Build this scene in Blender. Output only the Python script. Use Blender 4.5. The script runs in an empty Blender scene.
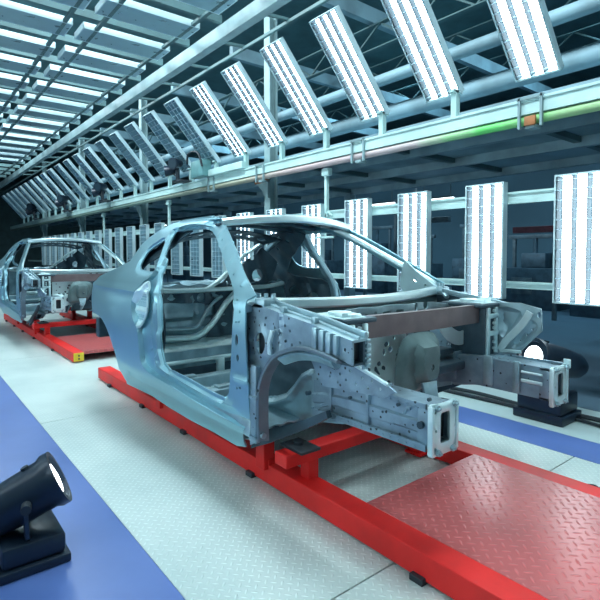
import bpy, bmesh, math, random
import numpy as np
from mathutils import Vector, Matrix
from mathutils.geometry import delaunay_2d_cdt
random.seed(7)
scene = bpy.context.scene
C = scene.collection
PI = math.pi

# ------------------------------------------------------------------ camera
CH = 1.4
F = 497.0
CY = 272.0
PIT = math.atan(18 / 497.0)
YAW = math.atan(400 / 497.0)
D0 = Vector((-math.cos(YAW), math.sin(YAW), 0)); RT = Vector((math.sin(YAW), math.cos(YAW), 0)); UZ = Vector((0, 0, 1))
DV = D0 * math.cos(PIT) - UZ * math.sin(PIT); UV = UZ * math.cos(PIT) + D0 * math.sin(PIT)
CAMP = Vector((0, 0, CH))
cam = bpy.data.cameras.new('camera'); camo = bpy.data.objects.new('camera', cam); C.objects.link(camo)
camo.location = CAMP
camo.rotation_euler = Matrix((RT, UV, -DV)).transposed().to_euler()
cam.sensor_width = 36; cam.lens = 36 * F / 600
cam.shift_y = -(300 - CY) / 600
cam.clip_start = .05; cam.clip_end = 200
scene.camera = camo

def ray(px, py): return DV + RT * ((px - 300) / F) - UV * ((py - CY) / F)
def onX(px, py, X): v = ray(px, py); return CAMP + v * (X / v.x)
def onY(px, py, Y): v = ray(px, py); return CAMP + v * (Y / v.y)
def onZ(px, py, Z): v = ray(px, py); return CAMP + v * ((Z - CH) / v.z)

# ------------------------------------------------------------------ materials
def nmat(name): 
    m = bpy.data.materials.new(name); m.use_nodes = True
    nt = m.node_tree; b = nt.nodes['Principled BSDF']
    return m, nt, b
def metal(name, col, met=.85, rough=.35, var=.12, bump=.0, scale=6, col2=None, dots=False):
    m, nt, b = nmat(name); N = nt.nodes; L = nt.links
    tc = N.new('ShaderNodeTexCoord')
    no = N.new('ShaderNodeTexNoise'); no.inputs['Scale'].default_value = scale; no.inputs['Detail'].default_value = 6
    L.new(tc.outputs['Object'], no.inputs['Vector'])
    mx = N.new('ShaderNodeMix'); mx.data_type = 'RGBA'
    c2 = col2 or tuple(max(0, c * (1 - var * 2)) for c in col)
    mx.inputs[6].default_value = (*c2, 1); mx.inputs[7].default_value = (*col, 1)
    cr = N.new('ShaderNodeMapRange'); cr.inputs[1].default_value = .35; cr.inputs[2].default_value = .6
    L.new(no.outputs['Fac'], cr.inputs[0]); L.new(cr.outputs[0], mx.inputs[0]); 
    out = mx.outputs[2]
    if dots:   # spot-weld marks
        vo = N.new('ShaderNodeTexVoronoi'); vo.inputs['Scale'].default_value = 22
        L.new(tc.outputs['Object'], vo.inputs['Vector'])
        lt = N.new('ShaderNodeMath'); lt.operation = 'LESS_THAN'; lt.inputs[1].default_value = .15
        L.new(vo.outputs['Distance'], lt.inputs[0])
        m2 = N.new('ShaderNodeMix'); m2.data_type = 'RGBA'; m2.inputs[7].default_value = (.05, .07, .08, 1)
        L.new(lt.outputs[0], m2.inputs[0]); L.new(out, m2.inputs[6]); out = m2.outputs[2]
    L.new(out, b.inputs['Base Color'])
    b.inputs['Metallic'].default_value = met
    mr = N.new('ShaderNodeMapRange'); mr.inputs[3].default_value = max(.05, rough - .07); mr.inputs[4].default_value = rough + .1
    L.new(no.outputs['Fac'], mr.inputs[0]); L.new(mr.outputs[0], b.inputs['Roughness'])
    if bump:
        n2 = N.new('ShaderNodeTexNoise'); n2.inputs['Scale'].default_value = scale * 3; L.new(tc.outputs['Object'], n2.inputs['Vector'])
        bp = N.new('ShaderNodeBump'); bp.inputs['Strength'].default_value = bump; bp.inputs['Distance'].default_value = .01
        L.new(n2.outputs['Fac'], bp.inputs['Height']); L.new(bp.outputs[0], b.inputs['Normal'])
    return m
def emit(name, col, s):
    m, nt, b = nmat(name)
    b.inputs['Base Color'].default_value = (*col, 1); b.inputs['Emission Color'].default_value = (*col, 1)
    b.inputs['Emission Strength'].default_value = s; b.inputs['Roughness'].default_value = .4
    return m
M = {}
M['zinc'] = metal('outer_steel_skin', (.29, .52, .60), .78, .33, .03, scale=2)
M['steel'] = metal('galvanised_steel', (.34, .50, .56), .65, .36, .12, bump=.12, scale=9)
M['steel_dots'] = metal('spot_welded_steel', (.27, .40, .48), .7, .42, .14, bump=.15, scale=9, dots=True)
M['pale'] = metal('bright_zinc_steel', (.62, .82, .84), .45, .33, .06, bump=.08, scale=8)
M['dark'] = metal('dark_steel_with_shade', (.055, .10, .13), .5, .45, .15, bump=.15, scale=9)  # dark steel colour that also holds the shade of deep parts
M['green'] = metal('greenish_inner_steel', (.12, .20, .21), .4, .5, .12, scale=7)
M['archsteel'] = metal('folded_flange_steel', (.17, .24, .29), .6, .38, .12, scale=7)
M['interior'] = metal('interior_stamped_steel', (.26, .42, .49), .6, .36, .15, bump=.12, scale=7)
M['brown'] = metal('brownish_steel_beam', (.19, .15, .155), .4, .42, .12, scale=8)
M['alu'] = metal('brushed_aluminium', (.72, .88, .90), .8, .32, .04, scale=5)
M['red'] = metal('red_paint', (.80, .022, .02), .0, .45, .10, bump=.05, scale=4)
M['red'].node_tree.nodes['Principled BSDF'].inputs['Specular IOR Level'].default_value = .3
M['rubber'] = metal('black_rubber_and_shade', (.02, .03, .04), .0, .5, .1)  # real rubber, and the shade inside holes and slots
M['blackplastic'] = metal('blue_black_housing', (.012, .025, .045), .1, .32, .1)
M['beam'] = metal('pale_painted_beam', (.50, .72, .70), .1, .45, .08, scale=3)
M['rim'] = metal('fixture_rim_paint', (.55, .72, .76), .2, .4, .05)
M['tray'] = metal('fixture_reflector', (.02, .045, .065), .2, .45, .05)  # mirror's reflection of the dark hall is put into this colour
M['trayoff'] = metal('unlit_fixture_reflector', (.30, .46, .53), .6, .28, .05)  # same reflector with a paler reflection put into its colour
M['fin'] = metal('louver_fin', (.55, .72, .80), .3, .35, .05)
M['struct'] = metal('roof_steelwork', (.08, .16, .17), .2, .6, .15, scale=2)
M['structlight'] = metal('grey_column_paint', (.24, .36, .38), .1, .5, .12, scale=3)
M['slab'] = metal('mezzanine_soffit', (.24, .38, .44), .1, .6, .2, scale=1.5)
M['yellow'] = metal('yellow_paint', (.75, .55, .03), 0, .5, .1)
M['rust'] = metal('rusty_bracket', (.40, .16, .06), .2, .6, .15)
M['tealbox'] = metal('teal_box_paint', (.12, .28, .29), .1, .45, .1)
M['bgdark'] = metal('background_machine_paint', (.05, .10, .14), .3, .5, .2)
M['bgmid'] = metal('background_grey_paint', (.09, .14, .17), .3, .5, .2)
M['bgred'] = metal('background_red_paint', (.16, .04, .06), .1, .5, .2)
M['tube'] = emit('lit_lamp_tube', (.82, .97, 1.0), 5.0)
M['tubedim'] = emit('dim_lamp_tube', (.30, .50, .58), .10)
M['tubeoff'] = metal('unlit_lamp_tube', (.62, .80, .86), .1, .15, .05)
M['lens'] = emit('lamp_lens', (.92, .98, 1.0), 5.0)
M['hang'] = emit('hanging_light_tube', (.8, .95, 1.0), 2.5)

# pipe that changes from green to brown along its length (worn paint)
m, nt, b = nmat('pipe_worn_green'); N = nt.nodes; L = nt.links
tc = N.new('ShaderNodeTexCoord'); sx = N.new('ShaderNodeSeparateXYZ'); L.new(tc.outputs['Object'], sx.inputs[0])
no = N.new('ShaderNodeTexNoise'); no.inputs['Scale'].default_value = 1.6; L.new(tc.outputs['Object'], no.inputs['Vector'])
ad = N.new('ShaderNodeMath'); ad.operation = 'MULTIPLY_ADD'; ad.inputs[1].default_value = 1.2; L.new(no.outputs['Fac'], ad.inputs[0]); L.new(sx.outputs[0], ad.inputs[2])
cr = N.new('ShaderNodeValToRGB'); mr = N.new('ShaderNodeMapRange'); mr.inputs[1].default_value = 0; mr.inputs[2].default_value = 12
L.new(ad.outputs[0], mr.inputs[0]); L.new(mr.outputs[0], cr.inputs[0])
e = cr.color_ramp.elements; e[0].position = 0; e[0].color = (.14, .22, .19, 1); e[1].position = 1; e[1].color = (.34, .46, .22, 1)
for p_, c_ in ((.40, (.30, .30, .22, 1)), (.55, (.48, .36, .36, 1)), (.74, (.50, .42, .42, 1)), (.80, (.12, .62, .14, 1)), (.88, (.30, .50, .24, 1))):
    q = cr.color_ramp.elements.new(p_); q.color = c_
L.new(cr.outputs[0], b.inputs['Base Color']); b.inputs['Roughness'].default_value = .45
M['pipe'] = m

def treadplate(name, c1, c2, rough, met=0.0, size=.035):
    m, nt, b = nmat(name); N = nt.nodes; L = nt.links
    tc = N.new('ShaderNodeTexCoord')
    mp = N.new('ShaderNodeMapping'); mp.inputs['Rotation'].default_value = (0, 0, PI / 4); mp.inputs['Scale'].default_value = (1 / size,) * 3
    L.new(tc.outputs['Object'], mp.inputs[0])
    ck = N.new('ShaderNodeTexChecker'); ck.inputs['Scale'].default_value = 1; L.new(mp.outputs[0], ck.inputs['Vector'])
    # raised lozenges: two crossed families chosen by the checker
    sx = N.new('ShaderNodeSeparateXYZ'); L.new(mp.outputs[0], sx.inputs[0])
    def loz(a, bb, wa, wb):
        outs = []
        for s, w in ((a, wa), (bb, wb)):
            fr = N.new('ShaderNodeMath'); fr.operation = 'FRACT'; L.new(sx.outputs[s], fr.inputs[0])
            sb = N.new('ShaderNodeMath'); sb.operation = 'SUBTRACT'; sb.inputs[1].default_value = .5; L.new(fr.outputs[0], sb.inputs[0])
            dv = N.new('ShaderNodeMath'); dv.operation = 'DIVIDE'; dv.inputs[1].default_value = w; L.new(sb.outputs[0], dv.inputs[0])
            sq = N.new('ShaderNodeMath'); sq.operation = 'MULTIPLY'; L.new(dv.outputs[0], sq.inputs[0]); L.new(dv.outputs[0], sq.inputs[1]); outs.append(sq)
        s_ = N.new('ShaderNodeMath'); L.new(outs[0].outputs[0], s_.inputs[0]); L.new(outs[1].outputs[0], s_.inputs[1])
        r = N.new('ShaderNodeMath'); r.operation = 'SUBTRACT'; r.inputs[0].default_value = 1; r.use_clamp = True; L.new(s_.outputs[0], r.inputs[1]); return r
    l1 = loz(0, 1, .48, .16); l2 = loz(1, 0, .48, .16)
    mx = N.new('ShaderNodeMix'); L.new(ck.outputs['Fac'], mx.inputs[0]); L.new(l1.outputs[0], mx.inputs[2]); L.new(l2.outputs[0], mx.inputs[3])
    bp = N.new('ShaderNodeBump'); bp.inputs['Strength'].default_value = .6; bp.inputs['Distance'].default_value = .004
    L.new(mx.outputs[0], bp.inputs['Height']); L.new(bp.outputs[0], b.inputs['Normal'])
    no = N.new('ShaderNodeTexNoise'); no.inputs['Scale'].default_value = 1.3; no.inputs['Detail'].default_value = 8; no.inputs['Roughness'].default_value = .65
    L.new(tc.outputs['Object'], no.inputs['Vector'])
    m2 = N.new('ShaderNodeMix'); m2.data_type = 'RGBA'; m2.inputs[6].default_value = (*c2, 1); m2.inputs[7].default_value = (*c1, 1)
    r2 = N.new('ShaderNodeMapRange'); r2.inputs[1].default_value = .35; r2.inputs[2].default_value = .6; L.new(no.outputs['Fac'], r2.inputs[0]); L.new(r2.outputs[0], m2.inputs[0])
    # colour is darker in the valleys between the raised lozenges
    m3 = N.new('ShaderNodeMix'); m3.data_type = 'RGBA'; m3.blend_type = 'MULTIPLY'; m3.inputs[7].default_value = (.74, .76, .76, 1)
    iv = N.new('ShaderNodeMath'); iv.operation = 'MULTIPLY_ADD'; iv.inputs[1].default_value = -.8; iv.inputs[2].default_value = .8; L.new(mx.outputs[0], iv.inputs[0])
    L.new(iv.outputs[0], m3.inputs[0]); L.new(m2.outputs[2], m3.inputs[6]); L.new(m3.outputs[2], b.inputs['Base Color'])
    b.inputs['Roughness'].default_value = rough; b.inputs['Metallic'].default_value = met
    return m
M['tread'] = treadplate('pale_tread_plate', (.74, .86, .83), (.60, .73, .71), .33, .1)
M['redtread'] = treadplate('red_tread_plate', (.62, .13, .13), (.46, .11, .11), .28, .1, .045)
def paint(name, c1, c2, rough, scale=1.5):
    return metal(name, c1, 0, rough, .1, bump=.03, scale=scale, col2=c2)
M['blue'] = paint('blue_floor_paint', (.105, .185, .47), (.08, .15, .40), .30)
M['palefloor'] = paint('pale_floor_paint', (.50, .64, .64), (.42, .54, .56), .35)
M['darkfloor'] = paint('dark_epoxy_floor', (.085, .15, .20), (.07, .12, .17), .42, .8)

# ------------------------------------------------------------------ mesh helpers
def finish(name, bm, mat, parent=None, smooth=35, origin=None):
    me = bpy.data.meshes.new(name)
    bmesh.ops.recalc_face_normals(bm, faces=bm.faces[:]) if smooth != 'keep' else None
    off = None
    if parent is not None: off = parent.get('_o')
    if origin is not None: off = origin
    if off is not None: bmesh.ops.translate(bm, verts=bm.verts[:], vec=-Vector(off))
    bm.to_mesh(me); bm.free()
    me.materials.append(mat)
    if smooth:
        a = 35 if smooth == 'keep' else smooth
        me.shade_smooth(); me.set_sharp_from_angle(angle=math.radians(a))
    o = bpy.data.objects.new(name, me); C.objects.link(o)
    if parent is not None:
        o.parent = parent; o['_o'] = list(off) if off is not None else [0, 0, 0]
    elif origin is not None:
        o.location = origin; o['_o'] = list(origin)
    return o
def thing(name, label, cat, loc, group=None, rz=0):
    o = bpy.data.objects.new(name, None); C.objects.link(o); o.location = loc; o.rotation_euler = (0, 0, rz)
    o.empty_display_size = .1
    o['label'] = label; o['category'] = cat; o['_o'] = [loc[0], loc[1], loc[2]]
    if group: o['group'] = group
    return o
def tag(o, label, cat, group=None):
    o['label'] = label; o['category'] = cat
    if group: o['group'] = group
    return o
def copy_tree(o, parent=None):
    c = o.copy(); C.objects.link(c)
    if parent: c.parent = parent
    for ch in list(o.children): copy_tree(ch, c)
    return c
def struct(name, bm, mat, smooth=0):
    o = finish(name, bm, mat, None, smooth); o['kind'] = 'structure'; return o

def box(bm, x0, x1, y0, y1, z0, z1, bev=0):
    b = bmesh.new()
    r = bmesh.ops.create_cube(b, size=1)
    for v in b.verts: v.co = Vector(((x0 + x1) / 2 + v.co.x * (x1 - x0), (y0 + y1) / 2 + v.co.y * (y1 - y0), (z0 + z1) / 2 + v.co.z * (z1 - z0)))
    if bev: bmesh.ops.bevel(b, geom=b.edges[:], offset=bev, segments=2, affect='EDGES', profile=.5)
    merge(bm, b); return bm
def merge(bm, b, mat=None):
    me = bpy.data.meshes.new('tmp'); b.to_mesh(me); b.free()
    if mat is not None: me.transform(mat)
    bm.from_mesh(me); bpy.data.meshes.remove(me)
def frames(pts, up=Vector((0, 0, 1))):
    pts = [Vector(p) for p in pts]; fr = []
    for i, p in enumerate(pts):
        t = (pts[min(i + 1, len(pts) - 1)] - pts[max(i - 1, 0)]).normalized()
        u = up if abs(t.dot(up)) < .98 else Vector((1, 0, 0))
        s = t.cross(u).normalized(); fr.append((p, s, s.cross(t).normalized()))
    return fr
def sweep(bm, pts, sec, up=Vector((0, 0, 1)), cap=True, closed=False):
    """sec: list of (a,b) along side / up, or function i->list"""
    fr = frames(pts, up); rings = []
    for i, (p, s, u) in enumerate(fr):
        sc = sec(i) if callable(sec) else sec
        rings.append([bm.verts.new(p + s * a + u * b_) for a, b_ in sc])
    n = len(rings[0])
    for i in range(len(rings) - 1):
        for j in range(n): bm.faces.new((rings[i][j], rings[i][(j + 1) % n], rings[i + 1][(j + 1) % n], rings[i + 1][j]))
    if cap: bm.faces.new(rings[0]); bm.faces.new(rings[-1][::-1])
    return bm
def tube(bm, pts, r, n=12, cap=True):
    return sweep(bm, pts, [(r * math.cos(2 * PI * k / n), r * math.sin(2 * PI * k / n)) for k in range(n)], cap=cap)
def rsec(w, h, c=.3):
    c = min(w, h) * c / 2; w /= 2; h /= 2
    return [(w, h - c), (w - c, h), (-w + c, h), (-w, h - c), (-w, -h + c), (-w + c, -h), (w - c, -h), (w, -h + c)]
def bar(bm, pts, w, h, c=.3, up=Vector((0, 0, 1))): return sweep(bm, pts, rsec(w, h, c), up)
def catmull(pts, n=6):
    P = [Vector(p) for p in pts]; out = []
    for i in range(len(P) - 1):
        a, b_, c, d = P[max(i - 1, 0)], P[i], P[i + 1], P[min(i + 2, len(P) - 1)]
        for k in range(n):
            t = k / n
            out.append(.5 * ((2 * b_) + (c - a) * t + (2 * a - 5 * b_ + 4 * c - d) * t * t + (3 * b_ - a - 3 * c + d) * t ** 3))
    out.append(P[-1]); return out
def circle(cx, cy, rx, ry=None, n=16, rot=0):
    ry = ry or rx; c, s = math.cos(rot), math.sin(rot)
    return [(cx + rx * math.cos(2 * PI * k / n) * c - ry * math.sin(2 * PI * k / n) * s, cy + rx * math.cos(2 * PI * k / n) * s + ry * math.sin(2 * PI * k / n) * c) for k in range(n)]
def rrect(x0, x1, y0, y1, r, n=4):
    out = []
    for cx, cy, a0 in ((x1 - r, y1 - r, 0), (x0 + r, y1 - r, 90), (x0 + r, y0 + r, 180), (x1 - r, y0 + r, 270)):
        for k in range(n + 1):
            a = math.radians(a0 + 90 * k / n); out.append((cx + r * math.cos(a), cy + r * math.sin(a)))
    return out
def densify(poly, step):
    out = []
    for i in range(len(poly)):
        a = np.array(poly[i], float); b_ = np.array(poly[(i + 1) % len(poly)], float)
        n = max(1, int(math.ceil(np.linalg.norm(b_ - a) / step)))
        for k in range(n): out.append(a + (b_ - a) * k / n)
    return np.array(out)
def smooth_poly(poly, n=4):
    P = [Vector((p[0], p[1], 0)) for p in poly]; m = len(P); out = []
    for i in range(m):
        a, b_, c, d = P[i - 1], P[i], P[(i + 1) % m], P[(i + 2) % m]
        for k in range(n):
            t = k / n; v = .5 * ((2 * b_) + (c - a) * t + (2 * a - 5 * b_ + 4 * c - d) * t * t + (3 * b_ - a - 3 * c + d) * t ** 3)
            out.append((v.x, v.y))
    return out
def dist_in(P, poly):
    """signed distance (positive inside) of points P (n,2) to the closed polygon"""
    P = np.asarray(P, float).reshape(-1, 2); poly = np.asarray(poly, float)
    d = np.full(len(P), 1e9); ins = np.zeros(len(P), bool)
    for i in range(len(poly)):
        a = poly[i]; b_ = poly[(i + 1) % len(poly)]; ab = b_ - a; L2 = ab @ ab
        if L2 < 1e-14: continue
        t = np.clip(((P - a) @ ab) / L2, 0, 1); q = a + t[:, None] * ab
        d = np.minimum(d, np.hypot(*(P - q).T))
        cond = (a[1] > P[:, 1]) != (b_[1] > P[:, 1])
        with np.errstate(divide='ignore', invalid='ignore'):
            xi = (b_[0] - a[0]) * (P[:, 1] - a[1]) / (b_[1] - a[1] + 1e-15) + a[0]
        ins ^= cond & (P[:, 0] < xi)
    return np.where(ins, d, -d)
def offset_poly(poly, d):
    """closed polygon moved inwards by d"""
    P = np.array(poly, float); n = len(P); out = []
    area = .5 * sum(P[i][0] * P[(i + 1) % n][1] - P[(i + 1) % n][0] * P[i][1] for i in range(n))
    sg = 1 if area > 0 else -1
    for i in range(n):
        t = P[(i + 1) % n] - P[i - 1]; t = t / (np.linalg.norm(t) + 1e-12); out.append(P[i] + sg * d * np.array([-t[1], t[0]]))
    return np.array(out)
def sheet(outline, holes, f, step=.03, thick=.008, bm=None, dense=True, feat=()):
    """a stamped panel: 2-D outline with holes, mapped by f((n,2) array) -> (n,3) array, then given thickness"""
    bm = bm or bmesh.new()
    o = densify(outline, step) if dense else np.array(outline)
    hs = [densify(h, step) for h in holes]
    mn = o.min(0); mx = o.max(0)
    gx = np.arange(mn[0] + step / 2, mx[0], step); gy = np.arange(mn[1] + step / 2, mx[1], step)
    G = np.array([(x + (j % 2) * step / 2, y) for j, y in enumerate(gy) for x in gx]).reshape(-1, 2)
    if len(G):
        keep = dist_in(G, o) > step * .4
        G = G[keep]
        for h in hs:
            if len(G): G = G[dist_in(G, h) < -step * .35]
    vs = [Vector(p) for p in o]; ed = [(i, (i + 1) % len(o)) for i in range(len(o))]
    for h in hs:
        b0 = len(vs); vs += [Vector(p) for p in h]; ed += [(b0 + i, b0 + (i + 1) % len(h)) for i in range(len(h))]
    for h in feat:
        h = densify(h, step); din = dist_in(h, o)
        ok = din > step * .3
        for q in hs: ok &= dist_in(h, q) < -step * .3
        if len(G):
            # drop grid points crowding the feature line
            dd = np.abs(dist_in(G, h)); ii = dist_in(G, h); G = G[dd > step * .45]
        b0 = len(vs); idx = {}
        for i, p in enumerate(h):
            if ok[i]: idx[i] = len(vs); vs.append(Vector(p))
        for i in range(len(h)):
            j = (i + 1) % len(h)
            if i in idx and j in idx: ed.append((idx[i], idx[j]))
    vs += [Vector(p) for p in G]
    V, E_, Fc, *_ = delaunay_2d_cdt(vs, ed, [], 0, 1e-6)
    V = np.array([(v.x, v.y) for v in V]); Fc = np.array([list(t) for t in Fc if len(t) == 3])
    cen = V[Fc].mean(1); k = dist_in(cen, o) > 0
    for h in hs: k &= dist_in(cen, h) < 0
    Fc = Fc[k]; P = f(V)
    base = bmesh.new(); bv = [base.verts.new(p) for p in P]
    for t in Fc:
        try: base.faces.new([bv[i] for i in t])
        except ValueError: pass
    for v in [v for v in base.verts if not v.link_faces]: base.verts.remove(v)
    if thick:
        base.normal_update(); base.verts.index_update()
        vl = list(base.verts); fl = list(base.faces); be = [(e.link_loops[0].vert, e.link_loops[0].link_loop_next.vert) for e in base.edges if len(e.link_faces) == 1]
        nor = [v.normal.copy() for v in vl]
        nv = {v: base.verts.new(v.co - n * thick) for v, n in zip(vl, nor)}
        for fc in fl: base.faces.new([nv[v] for v in reversed(fc.verts)])
        for a, b_ in be:
            try: base.faces.new((b_, a, nv[a], nv[b_]))
            except ValueError: pass
    merge(bm, base); return bm
def sstep(d, w): t = np.clip(d / w, 0, 1); return t * t * (3 - 2 * t)
def plane(axis, val, rel=None):
    """f for a flat panel; (u,v) = the two other axes in order; rel adds relief along axis"""
    def f(P):
        P = np.asarray(P); r = np.full(len(P), val) + (rel(P) if rel else 0)
        if axis == 'x': return np.stack([r, P[:, 0], P[:, 1]], 1)
        if axis == 'y': return np.stack([P[:, 0], r, P[:, 1]], 1)
        return np.stack([P[:, 0], P[:, 1], r], 1)
    return f
def bead(P, cx, cy, hx, hy, h, w=.015):
    """raised rectangular pad / bead"""
    d = np.minimum(hx - np.abs(P[:, 0] - cx), hy - np.abs(P[:, 1] - cy)); return h * sstep(d, w)
YC = 2.335
def mirror(bm):
    b = bmesh.new(); me = bpy.data.meshes.new('t'); bm.to_mesh(me); b.from_mesh(me); bpy.data.meshes.remove(me)
    for v in b.verts: v.co.y = 2 * YC - v.co.y
    bmesh.ops.reverse_faces(b, faces=b.faces[:]); return b
def pair(name, bm, mat, parent, smooth='keep', label=None):
    b2 = mirror(bm)
    a = finish(name, bm, mat, parent, smooth); b_ = finish(name, b2, mat, parent, smooth)
    return a, b_
def ribbon(bm, A, B, thick=.012):
    """strip between two equal-length 3-D polylines, given thickness along its normal"""
    A = [Vector(a) for a in A]; B = [Vector(b_) for b_ in B]; n = len(A)
    base = bmesh.new(); a = [base.verts.new(p) for p in A]; b_ = [base.verts.new(p) for p in B]
    for i in range(n - 1): base.faces.new((a[i], a[i + 1], b_[i + 1], b_[i]))
    base.normal_update(); vl = list(base.verts); fl = list(base.faces)
    be = [(e.link_loops[0].vert, e.link_loops[0].link_loop_next.vert) for e in base.edges if len(e.link_faces) == 1]
    nv = {v: base.verts.new(v.co - v.normal * thick) for v in vl}
    for fc in fl: base.faces.new([nv[v] for v in reversed(fc.verts)])
    for p, q in be: base.faces.new((q, p, nv[p], nv[q]))
    merge(bm, base); return bm

# ================================================================== THE CAR BODY
CAR0 = (-3.1, YC, .30)
def ybase(x, z):
    x = np.asarray(x, float); z = np.asarray(z, float)
    y = np.interp(z, [.30, .36, .42, .50, .62, .8, 1.0, 1.12, 1.18, 1.25, 1.4, 1.52, 1.60, 1.66], [1.50, 1.475, 1.44, 1.415, 1.405, 1.395, 1.395, 1.405, 1.43, 1.47, 1.565, 1.64, 1.695, 1.76])
    r = np.clip((-4.15 - x) / .8, 0, 1.2); y = y + .05 * r * r * np.clip((z + .2) / 1.2, 0, 1)
    y = y - .028 * np.exp(-((x + 4.43) / .42) ** 2 - ((z - .80) / .22) ** 2)      # rear wheel flare
    y = y - .010 * np.exp(-((z - 1.115) / .022) ** 2) * np.clip((-3.25 - x) / .3, 0, 1)  # shoulder crease
    y = y + .02 * np.clip((x + 2.45) / .3, 0, 1)
    return y
def S(px, py, off=0):
    Y = 1.42
    for _ in range(14):
        p = onY(px, py, Y); Y = float(ybase(p.x, p.z)) + off
    return (p.x, p.z)
def SP(l, off=0): return [S(*p, off) for p in l]
bottom = [(246, 447), (237, 446), (215, 433), (190, 420), (170, 408), (152, 396), (140, 390), (127, 384)]
arch_c = (-4.43, .42); arch_r = .435
top = [(94, 282), (100, 276), (108, 272), (117, 268), (130, 261), (137, 251), (143, 243), (150, 237), (160, 230), (172, 224), (183, 220), (195, 218), (206, 216.5), (215, 216), (221, 218), (225, 222), (229, 233), (235, 247), (242, 267), (250, 285), (256, 295)]
front = [(247, 300), (245, 320), (246, 350), (248, 385), (250, 420), (249, 440)]
b_ = SP(bottom)
arch = SP([(127, 384), (122, 374), (117, 361), (113, 347), (109, 335), (105.5, 326), (101.5, 318.5), (97, 314.5), (93.5, 313)])
arch = [tuple(v)[:2] for v in catmull([(p[0], p[1], 0) for p in arch], 3)]
nroof = 13
t_ = SP(top[:nroof]) + SP(top[nroof:], .036)
tail = SP([(92, 308), (91.5, 300), (92, 290)])
side_out = b_[:-1] + arch + tail + t_ + SP(front, .036)
door_px = [(180, 232), (187, 230), (196, 229), (206, 229), (212, 231), (216, 237), (221, 251), (226, 267), (231, 281), (234, 293), (234, 310), (232, 335), (231, 360), (230, 380), (229, 393), (226, 397), (217, 393), (205, 386.5), (192, 379), (181, 373.5), (172, 369), (167, 363), (164, 350), (162.5, 330), (162, 305), (162, 285), (164, 272), (169, 257), (175, 241)]
door = SP(door_px, .058)
qwin = smooth_poly(SP([(163, 241), (155, 245), (147, 251), (142, 258), (138.5, 266), (141, 270), (150, 271.5), (154, 268), (158, 257)]), 3)
recess_px = [(151, 276), (144, 281), (138, 288), (132, 298), (131, 308), (133, 320), (137, 330), (138.5, 345), (140, 358), (144, 368), (155, 377), (172, 387), (195, 401), (215, 413), (228, 420), (243, 428), (262, 430), (268, 400), (268, 330), (266, 290), (256, 272), (243, 244), (233, 222), (222, 210), (213, 214), (207, 221.5), (202, 223.5), (193, 224), (182, 226), (174, 232), (167, 246), (160, 260)]
recess = smooth_poly(SP(recess_px), 3)
lock_px = [(150, 290), (140, 295), (135, 303), (135, 314), (140, 322), (148, 326), (150, 310)]
lockp = smooth_poly(SP(lock_px), 2)
holes = [qwin, door]
for q, rx, rz in (((222, 240), .006, .006), ((230, 262), .006, .006), ((234, 274), .006, .008), ((241, 286), .009, .007), ((237, 300), .006, .006), ((226, 229), .005, .005), ((240, 312), .005, .008), ((236.5, 340), .014, .032), ((237.5, 358), .012, .02), ((236, 322), .005, .007), ((239, 322), .005, .007), ((237, 388), .005, .008), ((240, 388), .005, .008), ((151, 335), .008, .012), ((152, 350), .006, .008), ((153, 345), .005, .006)):
    c_ = S(*q, .036); holes.append(circle(c_[0], c_[1], rx, rz, 10))
sillstep = SP([(150, 366), (160, 372), (175, 381), (195, 393), (215, 405), (224, 409), (232, 409), (231, 404), (217, 397), (192, 383), (172, 372), (163, 366), (158, 350), (156, 330), (152, 330), (153, 350)])
def line_dist(P, L):
    d = np.full(len(P), 9.)
    for a, b3 in zip(L[:-1], L[1:]):
        a = np.array(a); b3 = np.array(b3); ab = b3 - a; t = np.clip(((P - a) @ ab) / (ab @ ab), 0, 1); d = np.minimum(d, np.hypot(*(P - a - t[:, None] * ab).T))
    return d
ringline = [tuple(v)[:2] for v in catmull([(*p, 0) for p in SP([(161, 272), (157, 288), (154.5, 305), (153, 325), (153.5, 343), (157, 358), (164, 369), (178, 378.5), (196, 389.5), (214, 401), (224, 405)], .036)], 4)]
rl_ = np.array(ringline); ringloop = np.vstack([offset_poly(rl_, .006)[1:-1], offset_poly(rl_, -.006)[1:-1][::-1]])
def fside(P):
    y = ybase(P[:, 0], P[:, 1])
    cc = S(213, 219, .02); wd = .012 + .09 * np.exp(-(np.hypot(P[:, 0] - cc[0], P[:, 1] - cc[1]) / .11) ** 2)
    y = y + .036 * sstep(dist_in(P, recess), wd)
    y = y + .022 * sstep(.032 - np.abs(dist_in(P, door)), .012)
    y = y - .011 * sstep(.017 - line_dist(P, ringline), .014)
    y = y - .014 * sstep(dist_in(P, sillstep), .014)
    dq = -dist_in(P, qwin); y = y + .018 * sstep(.028 - dq, .014)
    # stamped pads climbing the windscreen pillar
    for (qx, qy) in ((221, 233), (227, 247), (232, 260), (237, 272), (243, 284)):
        c = S(qx, qy, .036); y = y - .010 * sstep(.022 - np.hypot(P[:, 0] - c[0], P[:, 1] - c[1]), .012)
    # rolled lip on the wheel arch
    da = np.hypot(P[:, 0] - arch_c[0], P[:, 1] - arch_c[1]) - arch_r
    y = y - .010 * sstep(.03 - np.abs(da - .012), .02) * (P[:, 0] < -3.9) * 0
    # seam and bead on the hinge pillar below the belt
    s1 = S(238, 378, .036); y = y - .008 * sstep(.012 - np.abs(P[:, 1] - s1[1] + .05 * (P[:, 0] - s1[0])), .008) * (P[:, 0] > s1[0] - .06)
    # rocker crease
    y = y + .010 * sstep(.02 - np.abs(P[:, 1] - .43), .02) * (P[:, 0] > -4)
    return np.stack([P[:, 0], y, P[:, 1]], 1)

car = thing('car_body', 'bare silver car body shell without doors or bonnet, on the nearest red skid', 'car body', CAR0, 'bare car body shells on red skids')

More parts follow.
